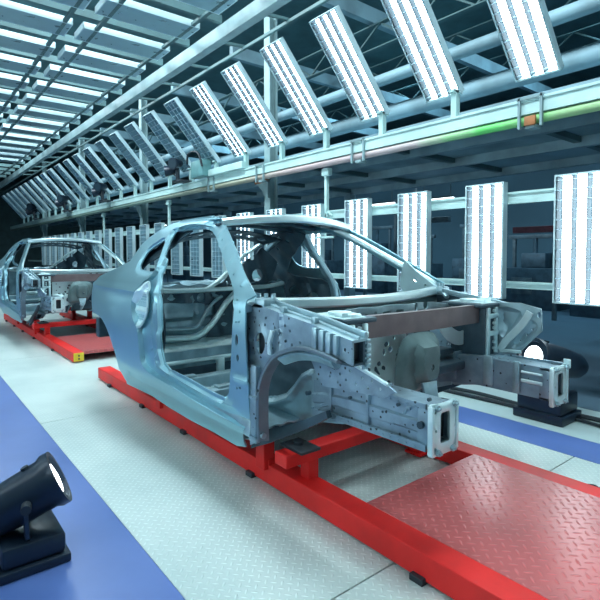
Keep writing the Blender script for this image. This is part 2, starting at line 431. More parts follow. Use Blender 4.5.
sp = sheet(side_out, holes, fside, .021, .010, feat=[recess, offset_poly(recess, .012), offset_poly(door, -.020), offset_poly(door, -.032), offset_poly(qwin, -.014), offset_poly(qwin, -.028), ringloop])
pair('side_panel', sp, M['zinc'], car)
# pressed lock pocket on the quarter panel
pk = smooth_poly(SP([(150, 281), (144, 284), (135.5, 293), (129.5, 302), (127.5, 310), (128.5, 318), (132.5, 324), (137, 328), (141, 327), (145, 321), (148, 312), (148.5, 300), (150.5, 289)], .01), 3)
pin = offset_poly(pk, .018)
def fpk(P):
    q = fside(P); y = ybase(P[:, 0], P[:, 1]); zc = S(139, 311, .02)[1]
    q[:, 1] = y + .002 + .034 * sstep(dist_in(P, pin), .035) - .010 * sstep(.020 - np.abs(P[:, 1] - zc), .012) * (dist_in(P, pin) > .012)
    return q
bm = sheet(pk, [], fpk, .014, .008, feat=[pin]); pair('lock_pocket', bm, M['pale'], car)
bm = bmesh.new(); box(bm, -4.99, -4.90, 1.47, 1.74, .60, .79, .01); pair('tail_corner', bm, M['dark'], car, 30)
# flange that carries the side panel inboard along cant rail, C-pillar and deck
A = []; B = []
for (x, z) in t_[:13]:
    y = float(ybase(x, z)); A.append((x, y + .002, z)); B.append((x - .005, y + .075, z + (.012 if z > 1.5 else -.012)))
bm = bmesh.new(); ribbon(bm, A, B, .01); pair('cant_rail_flange', bm, M['zinc'], car)
# windscreen pillar box with welded pads
apts = []
for q in ((224, 224), (230, 238), (236, 253), (242, 268), (249, 282), (255, 294), (256, 304)):
    a = S(q[0] - 4, q[1], .07); apts.append((a[0], float(ybase(*a)) + .068, a[1]))
apts = catmull(apts, 4)
bm = bmesh.new(); bar(bm, apts, .045, .045, .5)
pair('windscreen_pillar', bm, M['pale'], car, 35)
# gusset at the pillar foot (triangle seen below the far pillar)
bm = sheet([(-2.62, 1.16), (-2.50, 1.36), (-2.40, 1.26), (-2.22, 1.13), (-2.25, 1.09), (-2.60, 1.10)], [circle(-2.36, 1.165, .012, n=8), circle(-2.45, 1.2, .018, n=10)], lambda P: np.stack([P[:, 0], 1.50 + (P[:, 1] - 1.1) * .42, P[:, 1]], 1), .03, .012)
b2 = mirror(bm); bm.free(); finish('pillar_gusset', b2, M['pale'], car, 'keep')

# ---- roof
def roofz(x, y):
    u = (y - YC) / .62; return 1.645 + .05 * (1 - u * u) - .06 * np.clip((-3.2 - x) / .9, 0, 2) ** 2 - .10 * np.clip(x + 3.02, 0, 1)
def froof(P): return np.stack([P[:, 0] + .10 * (1 - ((P[:, 1] - YC) / .62) ** 2) * (P[:, 0] > -3.3) * ((P[:, 0] + 3.3) / .3), P[:, 1], roofz(P[:, 0], P[:, 1])], 1)
bm = sheet([(-3.95, 1.78), (-3.0, 1.73), (-3.0, 2.94), (-3.95, 2.89)], [], froof, .06, .006); finish('roof_panel', bm, M['zinc'], car, 'keep')
hp = []
for k in range(17):
    y = 1.73 + k * (2.94 - 1.73) / 16; u = (y - YC) / .605; hp.append((-3.0 + .10 * (1 - u * u), y, 1.615 + .045 * (1 - u * u)))
bm = bmesh.new(); bar(bm, hp, .05, .055, .5)
finish('windscreen_header', bm, M['alu'], car)
bm = bmesh.new(); bar(bm, [(p[0] - .09, p[1], p[2] - .012) for p in hp], .12, .02, .4)
for p in hp[2:15:2]: tube(bm, [(p[0] - .09, p[1], p[2] - .028), (p[0] - .09, p[1], p[2] - .018)], .018, 8)
finish('header_inner_panel', bm, M['dark'], car)
for i, (x, w) in enumerate(((-3.42, .07), (-3.70, .06))):
    bm = bmesh.new(); bar(bm, [(x, 1.76 + k * 1.15 / 12, float(roofz(x, 1.76 + k * 1.15 / 12)) - .03) for k in range(13)], w, .028, .4); finish('roof_bow', bm, M['dark'], car)
# rear roof header: wide dark stamping with oval lightening holes
def frh(P):
    z = roofz(P[:, 0], P[:, 1]) - .045 - .25 * np.clip(-3.93 - P[:, 0], 0, 1) - .16 * np.abs(P[:, 1] - YC) ** 2; return np.stack([P[:, 0], P[:, 1], z], 1)
oh = [circle(-3.98, y, .028, .045, 12) for y in np.linspace(1.95, 2.72, 7)]
bm = sheet([(-4.06, 1.86), (-3.86, 1.80), (-3.84, 2.87), (-4.06, 2.81)], oh, frh, .04, .012); finish('rear_roof_header', bm, M['dark'], car, 'keep')

# ---- C-pillar / quarter inner structure, both sides
def inner(P):
    y = ybase(P[:, 0], P[:, 1]) + .085
    return np.stack([P[:, 0], y, P[:, 1]], 1)
cp = [(-4.06, 1.60), (-3.62, 1.62), (-3.52, 1.58), (-3.72, 1.46), (-3.98, 1.32), (-4.10, 1.22), (-3.95, 1.18), (-3.6, 1.16), (-3.44, 1.10), (-3.40, .90), (-3.44, .60), (-3.58, .46), (-3.9, .46), (-4.0, .6), (-4.15, .8), (-4.40, .90), (-4.55, 1.02), (-4.66, 1.18), (-4.60, 1.28), (-4.30, 1.42)]
hh = [circle(-4.22, 1.33, .03, .045, 10, .6), circle(-4.38, 1.24, .035, .03, 10), circle(-4.3, 1.08, .09, .06, 18), circle(-4.05, 1.02, .07, .05, 14), circle(-3.75, .95, .10, .075, 18), circle(-3.62, .68, .05, .07, 12), circle(-3.85, .66, .05, .05, 12), circle(-4.05, 1.46, .03, .02, 10), circle(-3.85, 1.53, .03, .015, 10)]
def inner2(P):
    q = inner(P); q[:, 1] += .014 * np.sin(P[:, 0] * 24) * np.cos(P[:, 1] * 19) + .016 * sstep(.03 - np.abs(np.hypot(P[:, 0] + 4.0, P[:, 1] - .98) - .2), .02); return q
bm = sheet(cp, hh, inner2, .035, .010); pair('inner_quarter_panel', bm, M['dark'], car)
# light curved stiffener behind the door opening (B-pillar inner) and C-pillar tube
bp = catmull([(-3.60, 1.72, 1.585), (-3.57, 1.66, 1.45), (-3.50, 1.58, 1.28), (-3.42, 1.52, 1.10), (-3.40, 1.50, .85), (-3.42, 1.50, .60)], 5)
bm = bmesh.new(); bar(bm, bp, .05, .07, .4, Vector((1, 0, 0))); b2 = mirror(bm); bm.free(); finish('centre_pillar', b2, M['interior'], car, 35)
bp = catmull([(-3.92, 1.76, 1.56), (-4.15, 1.73, 1.47), (-4.38, 1.72, 1.35), (-4.55, 1.74, 1.24), (-4.62, 1.82, 1.17)], 6)
bm = bmesh.new(); bar(bm, bp, .035, .045, .5); pair('rear_window_frame', bm, M['steel'], car, 35)

# ---- rear deck, bulkhead, seat pan, floor
def fdeck(P): return np.stack([P[:, 0], P[:, 1], 1.12 + .02 * sstep(.05 - np.abs(P[:, 0] + 4.4), .02) + .008 * np.sin(P[:, 1] * 30)], 1)
bm = sheet([(-4.62, 1.62), (-4.14, 1.56), (-4.14, 3.11), (-4.62, 3.05)], [circle(-4.35, 1.95, .10, .12), circle(-4.35, 2.72, .10, .12), circle(-4.45, 2.335, .05, .1), circle(-4.22, 2.15, .02, .06, 10), circle(-4.22, 2.5, .02, .06, 10)], fdeck, .04, .01)
finish('parcel_shelf', bm, M['interior'], car, 'keep')
bm = bmesh.new(); bar(bm, catmull([(-4.12, 1.58, 1.10), (-4.12, 1.8, 1.075), (-4.12, 2.1, 1.07), (-4.12, 2.6, 1.07), (-4.12, 2.9, 1.075), (-4.12, 3.09, 1.10)], 5), .05, .04, .4); finish('shelf_front_rail', bm, M['pale'], car)
def fbulk(P):
    r = -4.16 - .14 * np.clip(P[:, 1] - .62, 0, 1) / .45 * 0 + np.zeros(len(P))
    for cy in (1.93, 2.335, 2.74): r = r + bead(P, cy, .92, .17, .12, .022, .02) - bead(P, cy, .92, .135, .085, .016, .015)
    r = r + bead(P, YC, .735, .62, .012, .02, .012) + bead(P, YC, .70, .68, .010, .02, .01)
    return np.stack([r, P[:, 0], P[:, 1]], 1)
bm = sheet([(1.56, .60), (1.50, .9), (1.56, 1.09), (3.11, 1.09), (3.17, .9), (3.11, .60)], [circle(2.13, .86, .02, n=8), circle(2.54, .86, .02, n=8), circle(2.13, 1.0, .03, .015, n=8), circle(2.54, 1.0, .03, .015, n=8)], fbulk, .03, .01)
finish('rear_bulkhead', bm, M['interior'], car, 'keep')
# curved wheelhouse rib on each side of the bulkhead
for s in (0,):
    bm = bmesh.new(); bar(bm, catmull([onX(*p, -4.06) for p in ((160, 339), (185, 338), (199, 335), (209, 327), (217, 317), (226, 303), (236, 292))], 6), .05, .055, .6, Vector((1, 0, 0))); finish('bulkhead_rib', bm, M['pale'], car)
    bm = bmesh.new(); bar(bm, catmull([onX(*p, -4.10) for p in ((160, 330), (188, 329), (198, 326), (204, 316), (212, 304), (222, 296))], 5), .03, .03, .6, Vector((1, 0, 0))); finish('bulkhead_rib', bm, M['steel'], car)
    bm = bmesh.new(); bar(bm, catmull([onX(*p, -4.12) for p in ((163, 291), (185, 291), (203, 290), (216, 283), (231, 269), (246, 254), (262, 243))], 6), .03, .05, .5, Vector((1, 0, 0))); finish('quarter_brace', bm, M['pale'], car)
    qo = [tuple(onX(*p, -4.15))[1:] for p in ((160, 293), (203, 293), (218, 284), (232, 272), (262, 247), (275, 262), (268, 300), (262, 340), (205, 340), (212, 322), (214, 306), (200, 303), (160, 303))]
    qh = [circle(*tuple(onX(*p, -4.15))[1:], r, r * 1.3, 10) for p, r in (((171, 297), .02), ((200, 297.5), .035), ((213, 291), .03), ((226, 283), .02), ((241, 266), .02), ((251, 258), .018), ((256, 275), .05), ((236, 290), .02), ((245, 305), .035))]
    bm = sheet(qo, qh, lambda P: np.stack([-4.13 + .02 * np.sin(P[:, 0] * 28 + P[:, 1] * 9) , P[:, 0], P[:, 1]], 1), .03, .01); finish('quarter_brace_panel', bm, M['dark'], car, 'keep')
# inner wheelhouse bulges
bm = bmesh.new()
A = [(p[0] + .004, float(ybase(*p)) + .012, p[1] + .006) for p in arch]
B = [(p[0] + .02, 1.80, p[2] + .01) for p in A]
ribbon(bm, A, B, .01); pair('rear_wheel_housing', bm, M['dark'], car)
def fpan(P):
    x, y = P[:, 0], P[:, 1]; z = np.full(len(P), .43)
    tun = sstep(.17 - np.abs(y - YC), .06); z = z + .16 * tun
    for c in np.arange(1.62, 2.15, .09): 
        for cc in (c, 2 * YC - c): z = z + .012 * sstep(.018 - np.abs(y - cc), .01) * (1 - tun) * (np.sin(x * 7.5) > -.4)
    return np.stack([x, y, z], 1)
bm = sheet([(-3.62, 1.50), (-2.25, 1.50), (-2.25, 3.17), (-3.62, 3.17)], [], fpan, .045, .01); finish('floor_pan', bm, M['steel'], car, 'keep')
def frear(P):
    x = P[:, 0]; y = P[:, 1]
    z = .60 + .05 * sstep(x + 3.78 + .0, .06) - .03 * sstep(.05 - np.abs(x + 3.95), .03) + .02 * sstep(.2 - np.abs(y - YC), .05)
    for cy in (1.9, 2.77): z = z - .022 * sstep(np.minimum(.26 - np.abs(y - cy), .06 - np.abs(x + 3.68)), .02)
    return np.stack([x, y, z], 1)
bm = sheet([(-4.17, 1.52), (-3.58, 1.50), (-3.58, 3.17), (-4.17, 3.15)], [], frear, .03, .01); finish('rear_seat_pan', bm, M['pale'], car, 'keep')
def fheel(P): return np.stack([-3.575 + .02 * np.sin(P[:, 0] * 14) ** 2, P[:, 0], P[:, 1]], 1)
bm = sheet([(1.5, .43), (3.17, .43), (3.17, .645), (1.5, .645)], [], fheel, .04, .01); finish('heel_board', bm, M['interior'], car, 'keep')
bm = bmesh.new(); bar(bm, [(-3.54, 1.53, .565), (-3.53, YC, .565), (-3.54, 3.14, .565)], .03, .03, .5); box(bm, -3.56, -3.51, 1.98, 2.04, .44, .56, .004); box(bm, -3.56, -3.51, 2.63, 2.69, .44, .56, .004); finish('heel_board_bead', bm, M['pale'], car)
bm = bmesh.new(); box(bm, -3.56, -3.545, 1.53, 3.14, .445, .515, .003); finish('heel_board_dark_strip', bm, M['dark'], car, 0)  # thin dark strip along the foot of the heel board
for xx in (-3.45, -3.10, -2.98): bm = bmesh.new(); bar(bm, [(xx, 1.54, .452), (xx, 2.12, .452)], .035, .022, .5); finish('floor_bead', bm, M['pale'], car)
for x, h in ((-3.28, .09), (-2.83, .11)):
    for y0, y1 in ((1.50, 2.17), (2.50, 3.17)):
        bm = bmesh.new(); box(bm, x - .05, x + .05, y0, y1, .42, .42 + h, .012)
        for yy in (y0 + .12, y1 - .12): box(bm, x - .03, x + .03, yy - .04, yy + .04, .42 + h, .435 + h, .004)
        finish('seat_cross_member', bm, M['steel'], car)
# inner rocker
bm = bmesh.new(); box(bm, -3.75, -2.24, 1.455, 1.53, .40, .50, .012); pair('inner_sill', bm, M['steel'], car, 35)
# underfloor longitudinals
bm = bmesh.new(); bar(bm, [(-4.9, 1.80, .52), (-4.3, 1.80, .52), (-3.8, 1.78, .40), (-2.4, 1.78, .38)], .09, .08, .3); pair('floor_rail', bm, M['dark'], car, 35)
# boot: tail panel and floor
bm = sheet([(1.62, .52), (3.05, .52), (3.06, 1.0), (2.8, 1.10), (1.87, 1.10), (1.61, 1.0)], [circle(1.85, .85, .08, .06), circle(2.82, .85, .08, .06), circle(YC, .95, .04, n=10)], plane('x', -4.96, lambda P: bead(P, YC, .75, .5, .12, -.02)), .05, .01); finish('tail_panel', bm, M['steel'], car, 'keep')
bm = sheet([(-4.95, 1.66), (-4.16, 1.66), (-4.16, 3.01), (-4.95, 3.01)], [], plane('z', .56, lambda P: -.06 * sstep(.28 - np.hypot(P[:, 0] + 4.6, P[:, 1] - YC), .06)), .05, .01); finish('boot_floor', bm, M['steel'], car, 'keep')

# ---- front: cowl
cwl = []
for k in range(21):
    y = 1.52 + k * (3.15 - 1.52) / 20; u = (y - YC) / .815; cwl.append((-2.26 + .11 * (1 - u * u), y, 1.132 - .020 * (1 - u * u)))
bm = bmesh.new(); bar(bm, cwl, .06, .058, .35); finish('windscreen_base_rail', bm, M['alu'], car)
bm = bmesh.new(); ribbon(bm, [(p[0] - .01, p[1], p[2] - .03) for p in cwl], [(p[0] - .02, p[1], .98) for p in cwl], .008); finish('dash_upper_panel', bm, M['green'], car, 'keep')
def ffire(P): return np.stack([-2.13 + .05 * bead(P, YC, .80, .18, .25, 1, .04) + .02 * np.sin(P[:, 0] * 18) * np.sin(P[:, 1] * 16), P[:, 0], P[:, 1]], 1)
bm = sheet([(1.83, .45), (1.83, .98), (2.84, .98), (2.84, .45), (2.55, .45), (2.50, .62), (2.17, .62), (2.12, .45)], [circle(2.7, .8, .07), circle(2.05, .75, .05), circle(2.4, .78, .035), circle(1.9, .9, .03)], ffire, .05, .01); finish('firewall', bm, M['dark'], car, 'keep')  # dark colour carries the shade of the deep recess
# plates above the brown beam: cowl plenum wall with cut-outs
def fple(P): return np.stack([-1.90 + .015 * np.sin(P[:, 0] * 22), P[:, 0], P[:, 1]], 1)
p0 = onX(346, 305, -1.9); p1 = onX(436, 301, -1.9)
ph = [circle(onX(417, 307, -1.9).y, onX(417, 307, -1.9).z, .024, .03, 12), circle(onX(427, 305, -1.9).y, onX(427, 305, -1.9).z, .02, .025, 12), rrect(2.13, 2.22, 1.05, 1.07, .008), rrect(2.26, 2.31, 1.045, 1.075, .008), rrect(1.93, 1.96, 1.01, 1.08, .008), rrect(2.05, 2.07, 1.02, 1.08, .008), circle(2.0, 1.06, .01, n=8)]
bm = sheet([(1.80, .99), (1.80, 1.10), (2.1, 1.105), (2.60, 1.10), (2.78, 1.08), (2.84, .99)], ph, fple, .035, .01); finish('plenum_wall', bm, M['steel'], car, 'keep')
# brown cross beam
bm = bmesh.new(); sweep(bm, [(-1.765, 1.775, 1.025), (-1.755, 2.0, 1.025), (-1.75, YC, 1.022), (-1.755, 2.6, 1.02), (-1.765, 2.90, 1.018)], [(.02, .058), (-.02, .058), (-.02, .02), (-.030, .012), (-.030, -.012), (-.02, -.022), (-.02, -.056), (.02, -.056)])
tie = finish('strut_cross_beam', bm, M['brown'], car, 25); tie['label'] = 'brownish steel beam between the strut towers'
# pale perforated plate under the beam
pp = [(1.84, .99), (2.26, .98), (2.22, .80), (2.16, .76), (2.14, .62), (2.02, .58), (1.90, .63), (1.84, .72)]
ph = [circle(2.09, .90, .022, .016, 8), circle(2.12, .87, .02, .018, 8), circle(2.07, .86, .014, .02, 8), circle(2.03, .80, .02, .014, 8), circle(2.0, .77, .018, .022, 8), circle(2.06, .775, .02, .012, 8), circle(2.15, .93, .012, n=6), circle(1.95, .88, .012, n=6), circle(1.94, .78, .02, .012, 8), circle(2.06, .68, .028, .034, 12), circle(1.97, .70, .012, n=6), circle(2.18, .83, .012, n=6), circle(1.90, .93, .009, n=6), circle(1.90, .83, .009, n=6)]
bm = sheet(pp, ph, lambda P: np.stack([-1.83 + .25 * np.clip(.80 - P[:, 1], 0, 1) + .02 * bead(P, 2.0, .72, .12, .05, 1, .02), P[:, 0], P[:, 1]], 1), .025, .008); finish('perforated_bulkhead_plate', bm, M['pale'], car, 'keep')
# shield shaped housing hanging from the beam
sh_o = [(2.07, .62), (2.04, .70), (2.05, .82), (2.08, .91), (2.14, .955), (2.24, .965), (2.36, .955), (2.41, .91), (2.42, .80), (2.36, .70), (2.33, .66), (2.2, .63)]
sh_o = smooth_poly(sh_o, 3)
sh_i = smooth_poly([(2.17, .70), (2.15, .80), (2.16, .90), (2.21, .925), (2.30, .92), (2.345, .88), (2.34, .76), (2.31, .69)], 3)
bm = sheet(sh_o, [circle(2.25, .78, .016, .02, 8)], lambda P: np.stack([-1.73 + .04 * sstep(dist_in(P, sh_o), .04) + .05 * sstep(dist_in(P, sh_i), .03), P[:, 0], P[:, 1]], 1), .018, .01)
sh = finish('shield_plate', bm, M['green'], car, 'keep')
bm = bmesh.new(); sweep(bm, catmull([(-1.66, 2.24, .70), (-1.64, 2.235, .62), (-1.63, 2.22, .56), (-1.62, 2.20, .52)], 4), lambda i: rsec(max(.02, .11 - i * .0075), .02)); tube(bm, [(-1.60, 2.21, .60), (-1.66, 2.21, .60)], .018, 10); finish('hanging_bracket', bm, M['steel'], car)
# dark transmission tunnel mouth and pedals behind it
bm = bmesh.new(); sweep(bm, [(-2.11, YC, .46), (-1.95, YC, .50)], [(.16 * math.cos(a), .17 * math.sin(a)) for a in np.linspace(0, PI, 12)]); finish('tunnel_mouth', bm, M['dark'], car)
bm = bmesh.new(); bar(bm, catmull([onX(441, 322, -1.86), onX(450, 334, -1.86), onX(461, 338, -1.86), onX(474, 329, -1.86)], 5), .09, .012, .3, Vector((1, 0, 0))); finish('brace_strap', bm, M['pale'], car)
bm = bmesh.new(); box(bm, -1.95, -1.8, 2.45, 2.85, .66, .72, .015); box(bm, -1.98, -1.88, 2.5, 2.8, .75, .79, .01); finish('steering_carrier', bm, M['dark'], car)

# ---- front side structure (modelled for the near side and mirrored)
# fender apron: outer face with big oval hole
ap = [S_ for S_ in []]
apx = [(247, 301), (258, 304.5), (280, 313), (311, 324), (332, 333), (352, 341), (352, 366), (343, 361), (331, 355), (320, 351), (308, 348.5), (296, 349), (286, 352), (277, 358), (270, 366), (264, 376), (262, 385), (262, 440), (250, 445), (248, 400), (247, 350)]
apo = [(onY(*p, 1.5).x, onY(*p, 1.5).z) for p in apx]
aY = lambda px, py: (onY(px, py, 1.5).x, onY(px, py, 1.5).z)
hl = []
c_ = aY(261.5, 343); big = circle(c_[0] , c_[1], .050, .062, 20, -.2); hl.append(big)
for q in ((253, 340), (254, 353), (265, 325), (275, 328), (281, 333), (285, 326), (286, 341), (272, 345), (279, 343), (290, 331), (292, 345), (255, 318), (266, 318), (256, 433), (257, 420), (255, 395), (258, 375), (345, 350), (338, 346), (300, 343), (330, 341)):
    c = aY(*q); hl.append(circle(c[0], c[1], .0075, .009, 6))
ribx = [aY(x, 338)[0] for x in (317, 324, 331, 338)]
cup = circle(c_[0], c_[1], .068, .09, 20, -.2)
def fap(P):
    y = np.full(len(P), 1.50)
    for i, rx in enumerate(ribx): y = y - .0 * sstep(np.minimum(.011 - np.abs(P[:, 0] - rx), np.minimum(P[:, 1] - .955, 1.055 - P[:, 1])), .006)
    y = y - .012 * sstep(dist_in(P, cup), .012)
    y = y + .014 * sstep(P[:, 0] + 1.83 , .02) * 0 - .018 * sstep(.01 - np.abs(P[:, 0] + 2.02), .01) * (P[:, 1] > .9)
    y = y - .02 * sstep(P[:, 1] - 1.055 + .1 * (P[:, 0] + 2.0), .02) * 0
    return np.stack([P[:, 0], y, P[:, 1]], 1)
bm = sheet(apo, hl, fap, .02, .012)
pair('apron_panel', bm, M['steel_dots'], car)
for rx, ww in zip(ribx, (.016, .016, .016, .012)):
    bm = bmesh.new(); box(bm, rx - ww, rx + ww, 1.478, 1.502, .955, 1.045 + (-1.62 - rx) * .12, .004); pair('apron_rib', bm, M['steel'], car, 35)
# strengthening lug beside the oval hole
bm = bmesh.new(); a = onY(272.5, 331, 1.485); b2 = onY(270, 354, 1.485)
bar(bm, [a, (a + b2) / 2 + Vector((0, -.012, 0)), b2], .02, .028, .5, Vector((1, 0, 0))); pair('apron_lug', bm, M['pale'], car, 35)
# apron top face with its ridge and clips, closing the box
topA = [onY(*p, 1.5) for p in ((258, 304.5), (280, 313), (311, 324), (332, 333), (352, 341))]
topB = [Vector((p.x + .005, 1.585, p.z + .004)) for p in topA]
bm = bmesh.new(); ribbon(bm, topA, topB, .012)
rid = [Vector((p.x, 1.585, p.z + .014)) for p in topA]; bar(bm, rid, .016, .034, .5); rid = [Vector((p.x, 1.545, p.z + .006)) for p in topA]; bar(bm, rid, .014, .014, .5)
for k in (1, 2): p = topA[k]; box(bm, p.x - .02, p.x + .012, 1.515, 1.54, p.z, p.z + .03, .004)
pair('apron_top', bm, M['steel'], car)
# box end: inner wall darkened as shade, block standing in for mouth shade
x1 = topA[-1].x
bm = bmesh.new(); ribbon(bm, [(p.x, 1.58, p.z) for p in topA], [(p.x, 1.58, max(.92, p.z - .13)) for p in topA], .01); ribbon(bm, [(p.x, 1.50, .925) for p in topA[2:]], [(p.x, 1.58, .925) for p in topA[2:]], .01); pair('apron_inner_wall', bm, M['dark'], car)
bm = bmesh.new(); box(bm, x1 - .14, x1 - .03, 1.513, 1.572, .935, 1.015); pair('mouth_shade', bm, M['rubber'], car, 0)
# serrated flange beside the mouth
bm = bmesh.new()
for k in range(6): box(bm, x1 - .012, x1 + .004, 1.585 + .004, 1.615, .90 + k * .022, .915 + k * .022, .002)
box(bm, x1 - .02, x1 - .01, 1.58, 1.61, .89, 1.04); pair('toothed_flange', bm, M['steel'], car, 35)
# strut tower with cap; shade on its faces is put into dark steel
for near in (1, 0):
    bm = bmesh.new(); box(bm, -1.96, -1.70, 1.66, 1.80, .90 if near else .70, 1.07, .02); box(bm, -1.99, -1.69, 1.645, 1.86, 1.06, 1.085, .008)
    finish('strut_tower', bm if near else mirror(bm), M['dark'], car, 30)
bm = bmesh.new(); tube(bm, [(-1.85, 1.75, 1.08), (-1.85, 1.75, 1.105)], .06, 16); box(bm, -1.80, -1.74, 1.66, 1.74, 1.085, 1.115, .01); box(bm, -1.97, -1.71, 1.648, 1.80, 1.083, 1.09, .003)
box(bm, -1.705, -1.685, 1.67, 1.70, .74, 1.06, .006); box(bm, -1.705, -1.685, 1.76, 1.79, .74, 1.06, .006); box(bm, -1.70, -1.68, 1.67, 1.79, .88, .91, .006); box(bm, -1.70, -1.68, 1.67, 1.79, .99, 1.02, .006)
for z in (.80, .84, .93, .96, 1.04): tube(bm, [(-1.69, 1.725, z), (-1.675, 1.725, z)], .010, 8)
pair('tower_rib_frame', bm, M['pale'], car, 30)
# sloped brace from the tower out to the apron end: dished triangle seen on the far side
Wt = lambda px, py: (onY(px, py, 3.02).x, onY(px, py, 3.02).z)
tro = [Wt(*p) for p in ((493, 302), (520, 303), (541, 309), (542, 331), (530, 342), (520, 352), (500, 353), (490, 345))]
tin = smooth_poly([Wt(*p) for p in ((497, 308), (516, 309), (522, 316), (510, 332), (500, 337))], 2)
tib = smooth_poly([Wt(*p) for p in ((531, 320), (538, 328), (521, 346), (510, 346))], 2)
bm = sheet(tro, [circle(*Wt(526, 335), .010, n=8), circle(*Wt(531, 330), .006, n=6), circle(*Wt(519, 341), .006, n=6), circle(*Wt(539, 315), .012, .02, n=8)], lambda P: np.stack([P[:, 0], 3.02 + .035 * sstep(dist_in(P, tin), .03) + .018 * sstep(dist_in(P, tib), .015), P[:, 1]], 1), .02, .01, feat=[tin, tib])
finish('apron_brace', bm, M['steel'], car, 'keep')
bm = bmesh.new(); bar(bm, catmull([onY(*p, 3.0) for p in ((500, 350), (505, 342), (514, 333), (524, 322), (530, 312))], 5), .012, .045, .5); bar(bm, catmull([onY(*p, 3.0) for p in ((500, 350), (510, 351), (521, 352))], 3), .012, .02, .5); finish('brace_rib', bm, M['pale'], car)
# folded wheel-arch flange
def archpts(y, dx=0, dz=0):
    return [Vector((onY(*p, 1.5).x + dx, y, onY(*p, 1.5).z + dz)) for p in ((263, 440), (262.5, 420), (262.5, 400), (263, 388), (266, 375), (271, 365), (277, 357), (286, 351.5), (296, 348.5), (308, 348), (320, 351), (331, 355), (342, 361))]
A = catmull(archpts(1.475), 3); B = catmull(archpts(1.53, .006, -.006), 3)
bm = bmesh.new(); ribbon(bm, A, B, .010); bar(bm, A, .018, .02, .5); pair('wheel_arch_flange', bm, M['archsteel'], car)
# bulging wheelhouse top seen below the apron (rolled half-tube)
A = catmull([onY(*p, 1.52) for p in ((284, 358), (296, 354), (310, 353), (324, 356), (338, 362))], 4)
bm = bmesh.new(); bar(bm, A, .08, .07, .9); pair('wheelhouse_roll', bm, M['interior'], car, 40)
# front hinge column
bm = bmesh.new(); box(bm, -2.26, -2.195, 1.462, 1.494, .38, .80, .008)
for z in (.40, .62): box(bm, -2.25, -2.18, 1.452, 1.50, z, z + .02, .004)
tube(bm, [(-2.185, 1.49, .43), (-2.155, 1.49, .43)], .016, 10); pair('hinge_pillar', bm, M['steel_dots'], car, 30)
# wheelhouse wall, its shade put into the dark colour
W = lambda px, py: (onY(px, py, 1.80).x, onY(px, py, 1.80).z)
W2 = lambda px, py: (onY(px, py, 1.88).x, onY(px, py, 1.88).z)
bm = sheet([W2(*p) for p in ((262, 366), (296, 357), (318, 358), (318, 372), (306, 404), (262, 404))], [], plane('y', 1.88, lambda P: .004 * np.sin(P[:, 1] * 60)), .03, .01); pair('wheelhouse_wall', bm, M['dark'], car)
# flowing pale panel under it
flo = [W(*p) for p in ((262, 396), (280, 395), (290, 392), (298, 383), (305, 373), (314, 368), (333, 370), (333, 418), (312, 421), (290, 428), (262, 434))]
mid = [W(*p) for p in ((262, 402), (282, 401), (294, 397), (302, 387), (309, 377), (316, 373))]
def fflo(P):
    d = np.full(len(P), 9.)
    for a, b3 in zip(mid[:-1], mid[1:]):
        a = np.array(a); b3 = np.array(b3); ab = b3 - a; t = np.clip(((P - a) @ ab) / (ab @ ab), 0, 1); d = np.minimum(d, np.hypot(*(P - a - t[:, None] * ab).T))
    z = P[:, 1]; return np.stack([P[:, 0], 1.775 - .035 * sstep(.028 - d, .028) + .03 * np.exp(-((z - .42) / .05) ** 2) - .16 * sstep(.37 - z, .10), z], 1)
mo = np.array(mid); mo = np.vstack([mo + [0, .006], (mo - [0, .006])[::-1]])
bm = sheet(flo, [], fflo, .012, .01, feat=[mo]); pair('footwell_side', bm, M['steel'], car)
# dark floor edge lip
bm = bmesh.new(); ribbon(bm, [onY(*p, 1.66) for p in ((258, 432), (272, 428), (290, 424), (310, 418), (330, 410))], [onY(*p, 1.66) for p in ((255, 447), (270, 443), (284, 438), (310, 428), (332, 417))], .03); pair('floor_lip', bm, M['dark'], car)
# vertical riveted plate
Wv = lambda px, py: (onY(px, py, 1.73).x, onY(px, py, 1.73).z)
hv = [circle(*Wv(x, y), .007, n=6) for x in (318, 323) for y in (379, 388, 397, 406, 414)] + [circle(*Wv(329, 393), .012, n=8), circle(*Wv(336, 396), .012, n=8)]
bm = sheet([Wv(*p) for p in ((313, 374), (330, 366), (345, 372), (345, 424), (322, 422), (312, 414))], hv, plane('y', 1.725, lambda P: .0 * P[:, 0]), .03, .01); pair('riveted_plate', bm, M['steel'], car)
